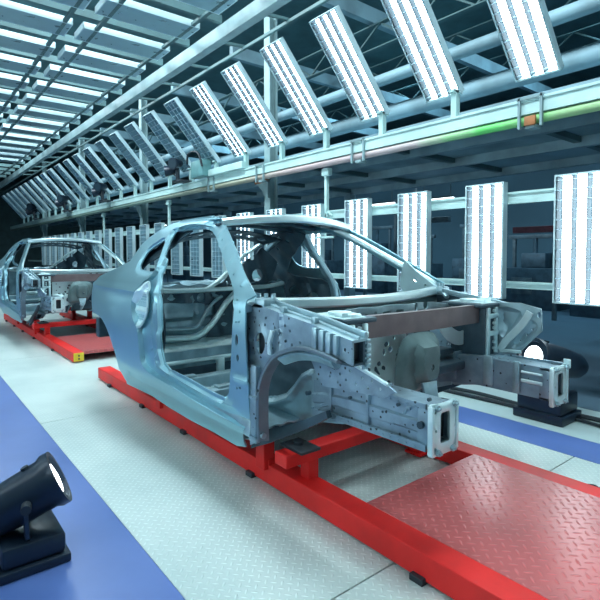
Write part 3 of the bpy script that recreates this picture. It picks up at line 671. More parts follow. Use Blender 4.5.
# frame rail with end plate
def railsec(s): return [(s * .075, .085), (-s * .075, .085), (-s * .075, .02), (-s * .085, .01), (-s * .085, -.03), (-s * .075, -.04), (-s * .075, -.095), (s * .075, -.095)]
def make_rail():
    bm = bmesh.new()
    pts = [(-2.02, 1.80, .635), (-1.93, 1.79, .655), (-1.7, 1.79, .675), (-1.31, 1.79, .675)]
    box(bm, -1.32, -1.25, 1.705, 1.725, .58, .76, .003); box(bm, -1.32, -1.25, 1.857, 1.875, .58, .76, .003); box(bm, -1.32, -1.25, 1.705, 1.875, .745, .76, .003); box(bm, -1.32, -1.25, 1.705, 1.875, .58, .595, .003)
    sweep(bm, pts, railsec(-1))
    bar(bm, [(-2.0, 1.70, .56), (-1.9, 1.70, .575), (-1.27, 1.70, .585)], .012, .03, .2)         # lower weld flange
    bar(bm, [(-1.95, 1.70, .755), (-1.27, 1.70, .763)], .012, .022, .2)
    bar(bm, [(-1.95, 1.712, .60), (-1.86, 1.712, .64), (-1.45, 1.712, .645)], .014, .02, .5)       # long bead
    bar(bm, [(-1.40, 1.712, .70), (-1.38, 1.712, .73), (-1.36, 1.712, .73)], .014, .014, .5)
    for k in range(16): x = -2.0 + k * .045; tube(bm, [(x, 1.69, .580), (x, 1.705, .580)], .006, 6)
    for k in range(14): x = -1.92 + k * .046; tube(bm, [(x, 1.69, .755), (x, 1.705, .757)], .005, 6)
    box(bm, -1.62, -1.60, 1.700, 1.88, .585, .765, .004); box(bm, -1.88, -1.86, 1.70, 1.88, .585, .765, .004)
    return bm
bm = make_rail(); b2 = mirror(bm)
for b4 in (bm, b2):
    fr_ = finish('frame_rail', b4, M['steel_dots'], car, 30)
    ys = 1.79 if b4 is bm else 2 * YC - 1.79
    s = 1 if ys < YC else -1
    hx = [rrect(ys - .03, ys + .035, .60, .73, .012), circle(ys - .07, .74, .008, n=8), circle(ys + .07, .74, .008, n=8), circle(ys - .065, .58, .008, n=8), circle(ys + .065, .58, .008, n=8), circle(ys - .065, .66, .006, n=6), circle(ys + .068, .66, .006, n=6)]
    bp_ = sheet(rrect(ys - .092, ys + .092, .548, .772, .015), hx, plane('x', -1.245, lambda P: .008 * sstep(.03 - np.abs(dist_in(P, rrect(ys - .03, ys + .035, .60, .73, .012)) + .02), .02)), .02, .014)
    box(bp_, -1.262, -1.235, ys - .094, ys - .078, .555, .765, .004); box(bp_, -1.262, -1.235, ys + .078, ys + .094, .555, .765, .004)
    ep = finish('end_plate', bp_, M['pale'], fr_, 'keep')
    cb = bmesh.new(); box(cb, -1.309, -1.29, ys - .06, ys + .06, .60, .74); finish('slot_shade', cb, M['rubber'], fr_, 0)  # dark block stands in for the shade inside the slot
    for (dy, z) in ((-.062, .757), (.062, .757), (-.05, .565), (.05, .565)):
        cb = bmesh.new(); tube(cb, [(-1.25, ys + dy, z), (-1.218, ys + dy, z)], .006, 8); tube(cb, [(-1.24, ys + dy, z), (-1.228, ys + dy, z)], .014, 6); finish('stud', cb, M['steel'], fr_)
# holes in rail side: dark discs stand in for their inner shade
for q, r in (((421, 425), .016), ((308, 393), .012)): p = onY(*q, 1.70); bm = bmesh.new(); tube(bm, [(p.x, 1.690, p.z), (p.x, 1.715, p.z)], r, 12); finish('rail_hole_shade', bm, M['dark'], car)
for q, r in (((397, 405), .008), ((382, 412), .006), ((428, 400), .008), ((360, 391), .007), ((349, 398), .008)): p = onY(*q, 1.70); bm = bmesh.new(); tube(bm, [(p.x, 1.702, p.z), (p.x, 1.716, p.z)], r, 10); finish('rail_hole_shade', bm, M['dark'], car)
# outboard gusset panel above the rail
Wg = lambda px, py: (onY(px, py, 1.65).x, onY(px, py, 1.65).z)
hg = [circle(*Wg(*q), .008, n=6) for q in ((340, 374), (346, 380), (350, 371), (356, 384), (362, 378), (368, 388), (372, 381), (380, 389), (338, 382), (330, 376), (333, 368))]
bm = sheet([Wg(*p) for p in ((310, 358), (325, 360), (340, 360), (356, 364), (370, 373), (386, 384), (396, 393), (384, 398), (350, 391), (322, 386))], hg, plane('y', 1.65, lambda P: -.012 * sstep(P[:, 1] - .80 , .02) * 0), .022, .01); finish('rail_gusset', bm, M['steel_dots'], car, 'keep')
bm = bmesh.new(); bar(bm, [onY(*p, 1.64) for p in ((353, 364), (368, 373), (388, 385))], .016, .016, .5); finish('gusset_bead', bm, M['pale'], car, 35)
# apron front support plates under box end
bm = bmesh.new(); box(bm, -1.80, -1.72, 1.70, 1.78, 1.07, 1.105, .008); pair('tower_cap_plate', bm, M['pale'], car)
# cowl side bracket cluster at the near pillar foot
bm = bmesh.new(); box(bm, -2.30, -2.17, 1.50, 1.60, 1.10, 1.16, .012); bar(bm, [(-2.30, 1.52, 1.16), (-2.20, 1.56, 1.13), (-2.12, 1.60, 1.09)], .03, .03, .5)
for k in range(3): tube(bm, [(-2.26 + k * .04, 1.53 + k * .02, 1.15), (-2.26 + k * .04, 1.53 + k * .02, 1.185)], .012, 8)
box(bm, -2.36, -2.28, 1.46, 1.50, 1.08, 1.13, .008); pair('pillar_foot_bracket', bm, M['steel'], car, 35)
# dark boxes that stand in for the shade behind the holes
bm = bmesh.new(); box(bm, -2.47, -2.32, 1.487, 1.495, .42, 1.08, .002); pair('pillar_hole_shade', bm, M['rubber'], car, 0)
bm = bmesh.new(); box(bm, -2.26, -2.12, 1.53, 1.54, .84, 1.02, .002); pair('apron_hole_shade', bm, M['rubber'], car, 0)
# far-side rail extras: raised block straps
for a in ((-1.66, -1.60, 2.785, 2.80, .60, .78), (-1.47, -1.43, 2.78, 2.80, .59, .775)): bm = bmesh.new(); box(bm, *a, .004); finish('rail_strap', bm, M['steel'], car)
for a, z in ((.02, .67), (.012, .72)): bm = bmesh.new(); bar(bm, [(-1.42, 2.788, z), (-1.30, 2.788, z)], .014, a, .5); finish('rail_bead', bm, M['pale'], car)
bm = bmesh.new(); box(bm, -1.26, -1.22, 2.955, 2.962, .75, .80, .002); finish('end_tab', bm, M['pale'], car)

# ================================================================== SKID
def skid():
    k = thing('transport_skid', 'red transport skid under the nearest car body, its front deck close to the camera', 'skid', (-3.1, YC, 0), 'red skids under the car bodies')
    for y0, y1 in ((1.70, 1.835), (2.80, 2.94)):
        bm = bmesh.new(); box(bm, -5.72, -.25, y0, y1, .012, .13, .006)
        r = finish('skid_rail', bm, M['red'], k, 0)
        for x in (-5.3, -4.4, -3.55, -2.6, -1.3):
            bm = bmesh.new(); box(bm, x - .035, x + .035, y0 - .025, y0 + .05, 0, .03, .004); finish('rail_clip', bm, M['rubber'], r, 0)
        bm = bmesh.new(); box(bm, -.252, -.235, y0 + .005, y1 - .005, .02, .125, .003)
        c = finish('end_cap', bm, M['yellow'], r, 0); c['label'] = 'yellow end cap'
        bm = bmesh.new(); tube(bm, [(-.236, (y0 + y1) / 2, .09), (-.230, (y0 + y1) / 2, .09)], .012, 8); tube(bm, [(-.236, (y0 + y1) / 2, .05), (-.230, (y0 + y1) / 2, .05)], .012, 8); finish('cap_bolt', bm, M['rubber'], r, 0)
    bm = bmesh.new(); box(bm, -1.73, -.27, 1.83, 2.81, .095, .133, .003); d = finish('deck_plate', bm, M['redtread'], k, 0)
    for x in (-2.16, -4.45):
        bm = bmesh.new(); box(bm, x - .055, x + .055, 1.60, 3.0, .235, .305, .006); finish('cross_bar', bm, M['red'], k, 0)
        for y in (1.80, 2.78):
            bm = bmesh.new(); box(bm, x - .03, x + .05, y - .035, y + .035, .02, .24, .005); box(bm, x - .06, x + .07, y - .05, y + .05, .012, .03, .003); finish('support_post', bm, M['red'], k, 0)
        for y in (1.74, 2.93):
            bm = bmesh.new(); box(bm, x - .10, x + .10, y - .07, y + .07, .305, .322, .005); tube(bm, [(x - .02, y, .32), (x - .02, y, .338)], .030, 12); finish('rubber_mount', bm, M['rubber'], k)
    for y, s in ((1.70, -1), (2.96, 1)):
        for x in (-2.47, -4.0):
            bm = bmesh.new(); box(bm, x - .04, x + .05, y - .03, y + .05, .10, .33, .005); box(bm, x - .03, x + .06, y + .0, y + .05, .10, .16, .004); finish('sill_post', bm, M['red'], k, 0)
    return k
sk = skid()
OFF = -6.5
car2 = copy_tree(car); car2.location.x += OFF - .12; car2['label'] = 'bare silver car body shell at the left edge, behind the first car'
sk2 = copy_tree(sk); sk2.location.x += OFF; sk2['label'] = 'red transport skid at the left edge carrying the second car body'

# ================================================================== LIGHT FIXTURES
FW, FH, FD = .45, 1.23, .085
def fixture_meshes():
    out = {}
    bm = bmesh.new()   # origin at bottom centre of the back; faces -Y
    for x0, x1, z0, z1 in ((-FW / 2, -FW / 2 + .014, 0, FH), (FW / 2 - .014, FW / 2, 0, FH), (-FW / 2, FW / 2, 0, .014), (-FW / 2, FW / 2, FH - .014, FH)): box(bm, x0, x1, -FD, 0, z0, z1)
    out['housing'] = (bm, 'rim')
    bm = bmesh.new(); box(bm, -FW / 2 + .01, FW / 2 - .01, -.012, -.002, .01, FH - .01)
    xs = (-.133, 0, .133)
    for x in (-.20, -.0665, .0665, .20):      # peaked reflector ridges between the tubes
        bm2 = bmesh.new(); v = [bm2.verts.new(p) for p in ((x - .02, -.012, .014), (x + .02, -.012, .014), (x, -.075, .014), (x - .02, -.012, FH - .014), (x + .02, -.012, FH - .014), (x, -.075, FH - .014))]
        for f_ in ((0, 1, 2), (5, 4, 3), (0, 2, 5, 3), (2, 1, 4, 5), (1, 0, 3, 4)): bm2.faces.new([v[i] for i in f_])
        merge(bm, bm2)
    out['reflector'] = (bm, 'tray')
    bm = bmesh.new()
    for k in range(13): z = .05 + k * (FH - .1) / 12; box(bm, -FW / 2 + .014, FW / 2 - .014, -.080, -.046, z - .003, z + .003)
    out['louver'] = (bm, 'fin')
    for i, x in enumerate(xs):
        bm = bmesh.new(); n = 8; ring = []
        for z in (.02, FH - .02): ring.append([bm.verts.new((x + .040 * math.cos(a), -.012 - .030 * math.sin(a), z)) for a in np.linspace(0, PI, n)])
        for j in range(n - 1): bm.faces.new((ring[0][j], ring[0][j + 1], ring[1][j + 1], ring[1][j]))
        bm.faces.new((ring[0][0], ring[1][0], ring[1][-1], ring[0][-1]))
        bm.faces.new(ring[0]); bm.faces.new(ring[1][::-1])
        out['lamp_tube%d' % i] = (bm, 'tube')
    return out
fm = fixture_meshes(); FX = {}
for state in ('lit', 'dim', 'off'):
    FX[state] = []
    for k, (bm, mt) in fm.items():
        b2 = bm.copy(); me = bpy.data.meshes.new(k.rstrip('012'))
        bmesh.ops.recalc_face_normals(b2, faces=b2.faces[:]); b2.to_mesh(me); b2.free()
        if mt == 'tray' and state != 'lit': mt = 'trayoff'
        mm = M[mt] if mt != 'tube' else M[{'lit': 'tube', 'dim': 'tubedim', 'off': 'tubeoff'}[state]]
        me.materials.append(mm); FX[state].append((k.rstrip('012'), me))
def fixture(name, label, group, mat, state):
    o = thing(name, label, 'light', (0, 0, 0), group); o.matrix_world = mat
    for nm, me in FX[state]:
        c = bpy.data.objects.new(nm, me); C.objects.link(c); c.parent = o
    return o
ORD = ['first', 'second', 'third', 'fourth', 'fifth', 'sixth', 'seventh', 'eighth', 'ninth', 'tenth', 'eleventh', 'twelfth', 'thirteenth', 'fourteenth', 'fifteenth', 'sixteenth', 'seventeenth', 'eighteenth', 'nineteenth', 'twentieth', 'twenty-first', 'twenty-second', 'twenty-third', 'twenty-fourth', 'twenty-fifth']
PW = .44
for k in range(24):
    x = -1.985 - .965 * k + .0
    st = 'lit' if x > -8.5 else ('dim' if x > -12.4 else 'off')
    lb = {'lit': 'brightly lit upright light panel beyond the cars, %s from the right', 'dim': 'dimly glowing upright light panel beyond the cars, %s from the right', 'off': 'unlit upright light panel beyond the cars, %s from the right'}[st] % ORD[k]
    fixture('light_panel', lb, 'upright light panels along the far side', Matrix.Translation((x, 5.0, .925)), st)
TILT = math.atan2(.93, 1.08)
for k in range(-1, 23):
    x = -4.58 - 1.09 * k
    st = 'lit' if x > -8.2 else 'off'
    mat = Matrix.Translation((x, 5.0, 3.25)) @ Matrix.Rotation(TILT, 4, 'X')
    lb = ('lit' if st == 'lit' else 'unlit') + ' tilted louvered light panel above the long beam, %s from the right' % ORD[k + 1]
    fixture('tilted_light_panel', lb, 'tilted light panels above the long beam', mat @ Matrix.Diagonal((1.05, 1, 1.15, 1)), st)
# the same tunnel of lamps on the near side of the line (behind and beside the camera)
for k in range(13):
    x = -.9 - .965 * k
    fixture('light_panel', 'upright louvered light panel on the near side of the car line, outside the picture', 'upright light panels along the near side', Matrix.Translation((x, -.45, .95)) @ Matrix.Rotation(PI, 4, 'Z'), 'lit')
for k in range(8):
    x = -.9 - 1.09 * k
    fixture('tilted_light_panel', 'tilted louvered light panel above the near side of the line, outside the picture', 'tilted light panels on the near side', Matrix.Translation((x, -.45, 3.2)) @ Matrix.Rotation(PI, 4, 'Z') @ Matrix.Rotation(TILT, 4, 'X'), 'lit')
for k in range(5):
    fixture('light_panel', 'upright louvered light panel on the far side, outside the picture to the right', 'upright light panels right of the picture', Matrix.Translation((-1.02 + .965 * k, 5.0, .925)), 'lit')
for k in range(5):
    fixture('tilted_light_panel', 'tilted louvered light panel on the far side, outside the picture to the right', 'tilted light panels right of the picture', Matrix.Translation((-2.4 + 1.09 * k, 5.0, 3.2)) @ Matrix.Rotation(TILT, 4, 'X'), 'lit')
for k in range(4):
    fixture('light_panel', 'upright louvered light panel behind the camera', 'upright light panels behind the camera', Matrix.Translation((.7 + .965 * k, -.45, .95)) @ Matrix.Rotation(PI, 4, 'Z'), 'lit')
# overhead panels lying flat across the line
for k in range(19):
    x = -1.6 - .95 * k
    for j, y0 in enumerate((.62, 1.98)):
        mat = Matrix.Translation((x, y0, 4.42)) @ Matrix.Rotation(-PI / 2, 4, 'X')
        st = 'lit' if (x > -3.0) else ('dim' if x > -22 else 'off')
        fixture('overhead_light_panel', 'flat louvered overhead light panel in the %s cross row, %s strip' % (ORD[k], ('nearer', 'farther')[j]), 'flat light panels over the line', mat, st)

# ================================================================== STEELWORK
def simple(name, bm, mat, label, cat, group=None, smooth=0, origin=None):
    return tag(finish(name, bm, mat, None, smooth, origin), label, cat, group)
# long channel beam with the pipe under it
lb = thing('long_beam', 'long pale green channel beam carrying the tilted light panels', 'beam', (-12, 4.95, 2.7))
bm = bmesh.new(); sweep(bm, [(-32, 4.95, 2.82), (3.2, 4.95, 2.82)], [(-.09, .10), (.09, .10), (.09, -.04), (-.09, -.04)]); box(bm, -32, 3.2, 4.845, 4.865, 2.905, 2.93); finish('channel', bm, M['beam'], lb, 0)
bm = bmesh.new(); tube(bm, [(-32, 4.91, 2.73), (-12, 4.91, 2.73), (-6, 4.91, 2.73), (3.2, 4.91, 2.73)], .047, 14); finish('pipe', bm, M['pipe'], lb)
for x in [onY(q_, 140, 4.85).x for q_ in (530, 358, 260, 211)]:
    bm = bmesh.new()
    for dx in (-.11, .11): box(bm, x + dx - .012, x + dx + .012, 4.83, 4.86, 2.64, 2.95)
    box(bm, x - .13, x + .13, 4.83, 4.86, 2.92, 2.945); box(bm, x - .05, x + .05, 4.85, 4.97, 2.635, 2.67); cl_ = finish('clamp', bm, M['structlight'], lb, 0)
    if x > -3:
        bm = bmesh.new(); box(bm, x - .05, x + .06, 4.82, 4.85, 2.66, 2.75, .004); finish('rusty_block', bm, M['rust'], cl_)
for k in range(-1, 23):
    x = -4.42 - 1.09 * k
    bm = bmesh.new(); box(bm, x - .035, x + .035, 4.90, 4.97, 2.91, 3.24); box(bm, x - .035, x + .035, 4.86, 5.02, 3.215, 3.245); box(bm, x - .07, x + .07, 4.86, 4.99, 2.915, 2.925); finish('lamp_post', bm, M['beam'], lb, 0)
ub = thing('upper_beam', 'upper steel box beam running along the top of the tilted panels', 'beam', (-12, 3.4, 4.2))
bm = bmesh.new(); box(bm, -32, 1.5, 3.34, 3.46, 4.22, 4.40); finish('box_beam', bm, M['structlight'], ub, 0)
bm = bmesh.new()
box(bm, -32, 1.5, 4.02, 4.06, 4.42, 4.46); finish('panel_rail', bm, M['struct'], ub, 0)
for k in range(18):
    x = -3.1 - 1.09 * k; bm = bmesh.new(); bar(bm, [(x, 3.4, 4.42), (x, 4.06, 4.48)], .04, .04, .2); finish('arm', bm, M['struct'], ub, 0)
nb = thing('near_upper_beam', 'steel box beam above the near side of the line', 'beam', (-12, .45, 4.3))
bm = bmesh.new(); box(bm, -32, 1.5, .42, .52, 4.30, 4.42); finish('box_beam', bm, M['structlight'], nb, 0)
for k in range(24):
    x = -1.15 - .95 * k; bm = bmesh.new(); box(bm, x - .03, x + .03, -.3, 3.40, 4.46, 4.56)
    simple('ceiling_purlin', bm, M['struct'], 'dark green steel purlin crossing above the flat light panels, %s from the camera' % ORD[k], 'beam', 'purlins above the flat light panels')
for i, y in enumerate((.8, 1.75, 2.15, 3.1)):
    bm = bmesh.new(); box(bm, -22, 1.0, y - .025, y + .025, 4.422, 4.462); simple('ceiling_rail', bm, M['struct'], 'thin dark rail holding the flat overhead light panels, %s from the camera side' % ORD[i], 'rail', 'thin rails above the flat light panels')
# rails that carry the upright panels
for z0, z1, w in ((1.925, 2.035, 'upper'), (1.04, 1.10, 'lower')):
    bm = bmesh.new(); box(bm, -28, 3.3, 5.01, 5.05, z0, z1); box(bm, -28, 3.3, 4.995, 5.06, z1 - .01, z1 + .012)
    simple('panel_rail', bm, M['beam'], 'pale %s horizontal rail behind the upright light panels' % w, 'rail', None)
for i, x in enumerate((-.54, -5.57, -11.15, -15.98)):
    h = thing('hanger_bracket', 'pale hanger bracket dropping from the long beam, ' + ('off the right edge', 'above the nearest car roof', 'left of the nearest car roof', 'far behind the second car')[i], 'bracket', (x, 4.93, 2.66), 'hanger brackets under the long beam')
    bm = bmesh.new(); box(bm, x - .025, x + .025, 4.97, 5.02, 1.95, 2.66); bar(bm, [(x, 5.0, 2.05), (x + .12, 5.0, 1.96)], .03, .03, .2); finish('drop_post', bm, M['beam'], h, 0)
    bm = bmesh.new(); box(bm, x - .05, x + .10, 4.93, 5.02, 2.56, 2.67, .01); finish('clamp_block', bm, M['beam'], h)
    bm = bmesh.new(); box(bm, x - .1, x + .28, 4.86, 4.89, 1.63, 1.66, .004); box(bm, x - .012, x + .012, 4.86, 4.98, 1.635, 1.655); box(bm, x - .015, x + .015, 4.97, 4.985, 1.63, 2.0); finish('stub_arm', bm, M['beam'], h)
# columns
for i, x in enumerate((-1.1, -7.28, -13.2, -19.0, -25.0)):
    c = thing('steel_column', 'grey steel column carrying the long beam, ' + ('right of the picture', 'above the nearest car roof', 'above the second car', 'far down the line', 'last one down the line')[i], 'column', (x, 5.2, 0), 'columns along the long beam')
    bm = bmesh.new(); 
    for yy in (5.12, 5.27): box(bm, x - .085, x + .085, yy - .01, yy + .01, 0, 5.6)
    box(bm, x - .006, x + .006, 5.12, 5.27, 0, 5.6); finish('shaft', bm, M['structlight'], c, 0)
    bm = bmesh.new(); g = bmesh.new()
    v = [g.verts.new(p) for p in ((x - .30, 5.05, 2.70), (x + .10, 5.05, 2.70), (x + .10, 5.05, 2.38), (x - .05, 5.05, 2.50))]; g.faces.new(v)
    r = bmesh.ops.extrude_face_region(g, geom=g.faces[:]); bmesh.ops.translate(g, verts=[e for e in r['geom'] if isinstance(e, bmesh.types.BMVert)], vec=(0, .05, 0)); merge(bm, g)
    finish('knee_bracket', bm, M['structlight'], c, 0)
    bm = bmesh.new(); box(bm, x - .30, x + .10, 5.04, 5.10, 2.66, 2.71, .005); q = finish('rusty_plate', bm, M['rust'] if i == 1 else M['structlight'], c, 0)
# mezzanine soffit beyond the beam
mz = thing('mezzanine', 'dark blue grey mezzanine deck with ribs behind the upright light panels', 'mezzanine', (-12, 7.4, 2.9))
bm = bmesh.new(); box(bm, -30, 2, 5.35, 9.0, 3.02, 3.12); finish('deck', bm, M['slab'], mz, 0)
for y in (5.4, 6.2, 7.4, 8.9):
    bm = bmesh.new(); box(bm, -30, 2, y - .05, y + .05, 2.88, 3.02); finish('edge_beam', bm, M['slab'], mz, 0)
for x in range(-29, 2, 2):
    bm = bmesh.new(); box(bm, x - .05, x + .05, 5.4, 8.9, 2.94, 3.02); finish('joist', bm, M['struct'], mz, 0)
for x in (-3.0, -9.0, -15, -21):
    bm = bmesh.new(); box(bm, x - .1, x + .1, 8.75, 8.95, 0, 2.9); finish('post', bm, M['slab'], mz, 0)
# high roof steel: joists and ducts above the tilted panels
for i, (y, z) in enumerate(((6.4, 4.9), (8.6, 5.3), (11.0, 5.6))):
    bm = bmesh.new(); box(bm, -34, 3, y - .05, y + .05, z - .02, z + .0); box(bm, -34, 3, y - .05, y + .05, z + .38, z + .40)
    for k in range(30):
        x = -34 + k * 1.2; bar(bm, [(x, y, z), (x + .6, y, z + .4)], .03, .03, .2); bar(bm, [(x + .6, y, z + .4), (x + 1.2, y, z)], .03, .03, .2)
    simple('roof_truss', bm, M['struct'], 'open web roof truss, %s behind the tilted light panels' % ('nearest', 'middle', 'farthest')[i], 'truss', 'roof trusses behind the tilted panels')
for i, x in enumerate((-3.2, -6.0, -8.8, -11.6, -14.4, -17.2, -20)):
    bm = bmesh.new(); box(bm, x - .06, x + .06, 5.3, 15, 5.35, 5.6)
    simple('roof_joist', bm, M['slab'], 'grey roof joist running away above the mezzanine, %s from the right' % ORD[i], 'beam', 'roof joists above the mezzanine')
for i, (z, y, r) in enumerate(((4.1, 5.9, .09), (3.7, 6.3, .13))):
    bm = bmesh.new(); tube(bm, [(-30, y, z), (-15, y, z), (2, y, z)], r, 14); simple('service_pipe', bm, M['slab'], ('slim upper', 'thick lower')[i] + ' service pipe above the mezzanine', 'pipe', 'service pipes over the mezzanine', 40)

# ================================================================== SMALL EQUIPMENT
def floor_lamp(loc, aim, s, label, group='black floor spotlights', head_z=.45, bh=1.0):
    """black floor spotlight: base box, yoke, barrel pointing along aim (unit vector)"""
    t = thing('floor_spotlight', label, 'spotlight', loc, group)
    x, y, z0 = loc
    bm = bmesh.new(); box(bm, x - .19 * s, x + .19 * s, y - .17 * s, y + .17 * s, z0, z0 + .05 * s * bh, .01); box(bm, x - .17 * s, x + .17 * s, y - .15 * s, y + .15 * s, z0 + .05 * s * bh, z0 + .16 * s * bh, .02); base = finish('base_box', bm, M['blackplastic'], t)
    bm = bmesh.new(); box(bm, x - .13 * s, x + .13 * s, y - .145 * s, y - .138 * s, z0 + .06 * s, z0 + .12 * s, .003); finish('control_panel', bm, M['bgmid'], base)
    a = Vector(aim).normalized(); hc = Vector((x, y, z0 + head_z * s)); side = a.cross(UZ).normalized()
    bm = bmesh.new()
    for q in (-1, 1): bar(bm, [Vector((x, y, z0 + .14 * s)) + side * q * .05 * s, Vector((x, y, z0 + .2 * s)) + side * q * .165 * s, hc + side * q * .165 * s], .05 * s, .02 * s, .2, a)
    finish('yoke', bm, M['blackplastic'], t)
    prof = [(-.36, .001), (-.36, .07), (-.30, .10), (-.12, .125), (.10, .135), (.13, .15), (.17, .15), (.17, .125), (.15, .118), (.149, .001)]
    bm = bmesh.new(); n = 28; up = side.cross(a); rings = []
    for d, r in prof: rings.append([bm.verts.new(hc + a * d * s + (side * math.cos(2 * PI * k / n) + up * math.sin(2 * PI * k / n)) * r * s) for k in range(n)])
    for i in range(len(rings) - 1):
        for k in range(n): bm.faces.new((rings[i][k], rings[i][(k + 1) % n], rings[i + 1][(k + 1) % n], rings[i + 1][k]))
    hd = finish('lamp_head', bm, M['blackplastic'], t)
    bm = bmesh.new(); rings = []
    for d, r in ((.151, .088), (.157, .06), (.161, .03), (.162, .001)): rings.append([bm.verts.new(hc + a * d * s + (side * math.cos(2 * PI * k / n) + up * math.sin(2 * PI * k / n)) * r * s) for k in range(n)])
    bm.faces.new(rings[0][::-1])
    for i in range(len(rings) - 1):
        for k in range(n): bm.faces.new((rings[i][k], rings[i][(k + 1) % n], rings[i + 1][(k + 1) % n], rings[i + 1][k]))
    finish('lens', bm, M['lens'], hd)
    bm = bmesh.new(); tube(bm, [hc + a * .05 * s + up * .12 * s, hc + a * .05 * s + up * .145 * s], .02 * s, 10); finish('knob', bm, M['rubber'], hd)
    for q in (-1, 1): bm = bmesh.new(); tube(bm, [hc + side * q * .13 * s, hc + side * q * .19 * s], .025 * s, 12); finish('pivot_knob', bm, M['rubber'], t)
    return t
aim2 = Vector((-.30, -.90, .22)).normalized(); lc2 = onY(533, 357, 4.15) - aim2 * .17
floor_lamp((lc2.x, lc2.y, 0), aim2, 1.10, 'black floor spotlight with round white lens beyond the far front rail of the nearest car', head_z=lc2.z / 1.10, bh=1.35)
v_ = ray(56, 478).normalized(); r_ = v_.cross(UZ).normalized(); u_ = r_.cross(v_); aim_ = (r_ * .90 + u_ * .38 - v_ * .16).normalized()
lc_ = onZ(56, 478, .345) - aim_ * .13
floor_lamp((lc_.x, lc_.y, 0), aim_, .86, 'black floor spotlight at the bottom left corner on the blue floor', head_z=lc_.z / .86)
def cable(pts, r, label, name='floor_cable'):
    bm = bmesh.new(); tube(bm, catmull(pts, 6), r, 8); simple(name, bm, M['rubber'], label, 'cable', 'cables on the floor beyond the car', 40)
cable([(-3.5, 4.46, .02), (-3.1, 4.40, .02), (-2.7, 4.44, .02), (-2.2, 4.40, .02)], .018, 'thick black cable running left from the far floor spotlight, upper strand')
cable([(-3.4, 4.34, .02), (-3.0, 4.28, .02), (-2.6, 4.30, .02), (-2.2, 4.32, .02)], .018, 'thick black cable running left from the far floor spotlight, lower strand')
cable([(-1.85, 4.48, .02), (-1.6, 4.50, .02), (-1.3, 4.44, .02), (-.9, 4.42, .02)], .02, 'thick black cable running right from the far floor spotlight to the right edge')
cable([(-1.85, 4.38, .02), (-1.6, 4.36, .02), (-1.3, 4.28, .02), (-.9, 4.24, .02)], .014, 'thin black cable running right from the far floor spotlight to the right edge')
# scrap tie on the plate seam at right
p = onZ(594, 490, .005); bm = bmesh.new(); tube(bm, catmull([p + Vector((-.06, .0, .01)), p + Vector((0, .02, .02)), p + Vector((.05, -.01, .008)), p + Vector((.10, .03, .012))], 4), .006, 6); tube(bm, [p + Vector((-.02, -.04, .008)), p + Vector((.03, .03, .015))], .005, 6)
simple('wire_scrap', bm, M['rubber'], 'small dark scrap of wire on the pale walkway at the right edge', 'scrap', None, 40)
# spotlights and control boxes mounted on the long beam
def beam_light(x, s, where, lod):
    z = 2.935; t = thing('beam_spotlight', 'black twin spotlight on the long beam, ' + where, 'spotlight', (x, 4.85, z), 'black spotlight units on the long beam')
    bm = bmesh.new(); box(bm, x - .20 * s, x + .20 * s, 4.62, 4.90, z, z + .04, .006); box(bm, x - .04, x + .04, 4.63, 4.69, z + .04, z + .30 * s, .006); finish('bracket', bm, M['rubber'], t)
    for dx, az, dz in ((-.28, -.8, .32), (.02, .9, .45)):
        a = Vector((.5 * az, -.8, -.15)).normalized(); hc = Vector((x + dx * s, 4.62, z + dz * s)); bm = bmesh.new()
        sweep(bm, [hc - a * .20 * s, hc - a * .16 * s, hc, hc + a * .14 * s, hc + a * .16 * s], lambda i: [((.06, .09, .12, .14, .14)[i] * s * math.cos(2 * PI * k / 18), (.06, .09, .12, .14, .14)[i] * s * math.sin(2 * PI * k / 18)) for k in range(18)]); h = finish('lamp_head', bm, M['blackplastic'], t)
        bm = bmesh.new(); sweep(bm, [hc + a * .161 * s, hc + a * .168 * s], [(.115 * s * math.cos(2 * PI * k / 18), .115 * s * math.sin(2 * PI * k / 18)) for k in range(18)]); finish('lens', bm, M['tray'], h)
        bm = bmesh.new(); bar(bm, [(x, 4.66, z + .1), (x + dx * .5 * s, 4.64, z + dz * .6 * s), hc], .03, .03, .3); finish('arm', bm, M['rubber'], t)
    return t
beam_light(-9.95, .85, 'left of the teal control box', 1)
beam_light(-15.0, .95, 'above the second car', 1)
beam_light(-19.3, 1.0, 'near the left edge', 1)
beam_light(-24.5, 1.2, 'at the far left end of the beam', 1)
cb = thing('control_box', 'teal control box with looped black cable on the long beam', 'box', (-9.0, 4.85, 2.925))
bm = bmesh.new(); box(bm, -9.35, -8.85, 4.66, 4.86, 2.94, 3.27, .012); finish('case', bm, M['tealbox'], cb)
bm = bmesh.new(); tube(bm, catmull([(-9.5, 4.66, 3.25), (-9.38, 4.62, 3.42), (-9.15, 4.62, 3.45), (-8.92, 4.62, 3.36), (-8.82, 4.64, 3.12)], 6), .022, 8); finish('looped_cable', bm, M['rubber'], cb)
bm = bmesh.new(); box(bm, -8.84, -7.6, 4.78, 4.88, 2.935, 3.06, .01); simple('cable_tray', bm, M['beam'], 'pale cable tray box on the long beam beside the teal control box', 'tray')

# ================================================================== BACKGROUND HALL
rnd = random.Random(11)
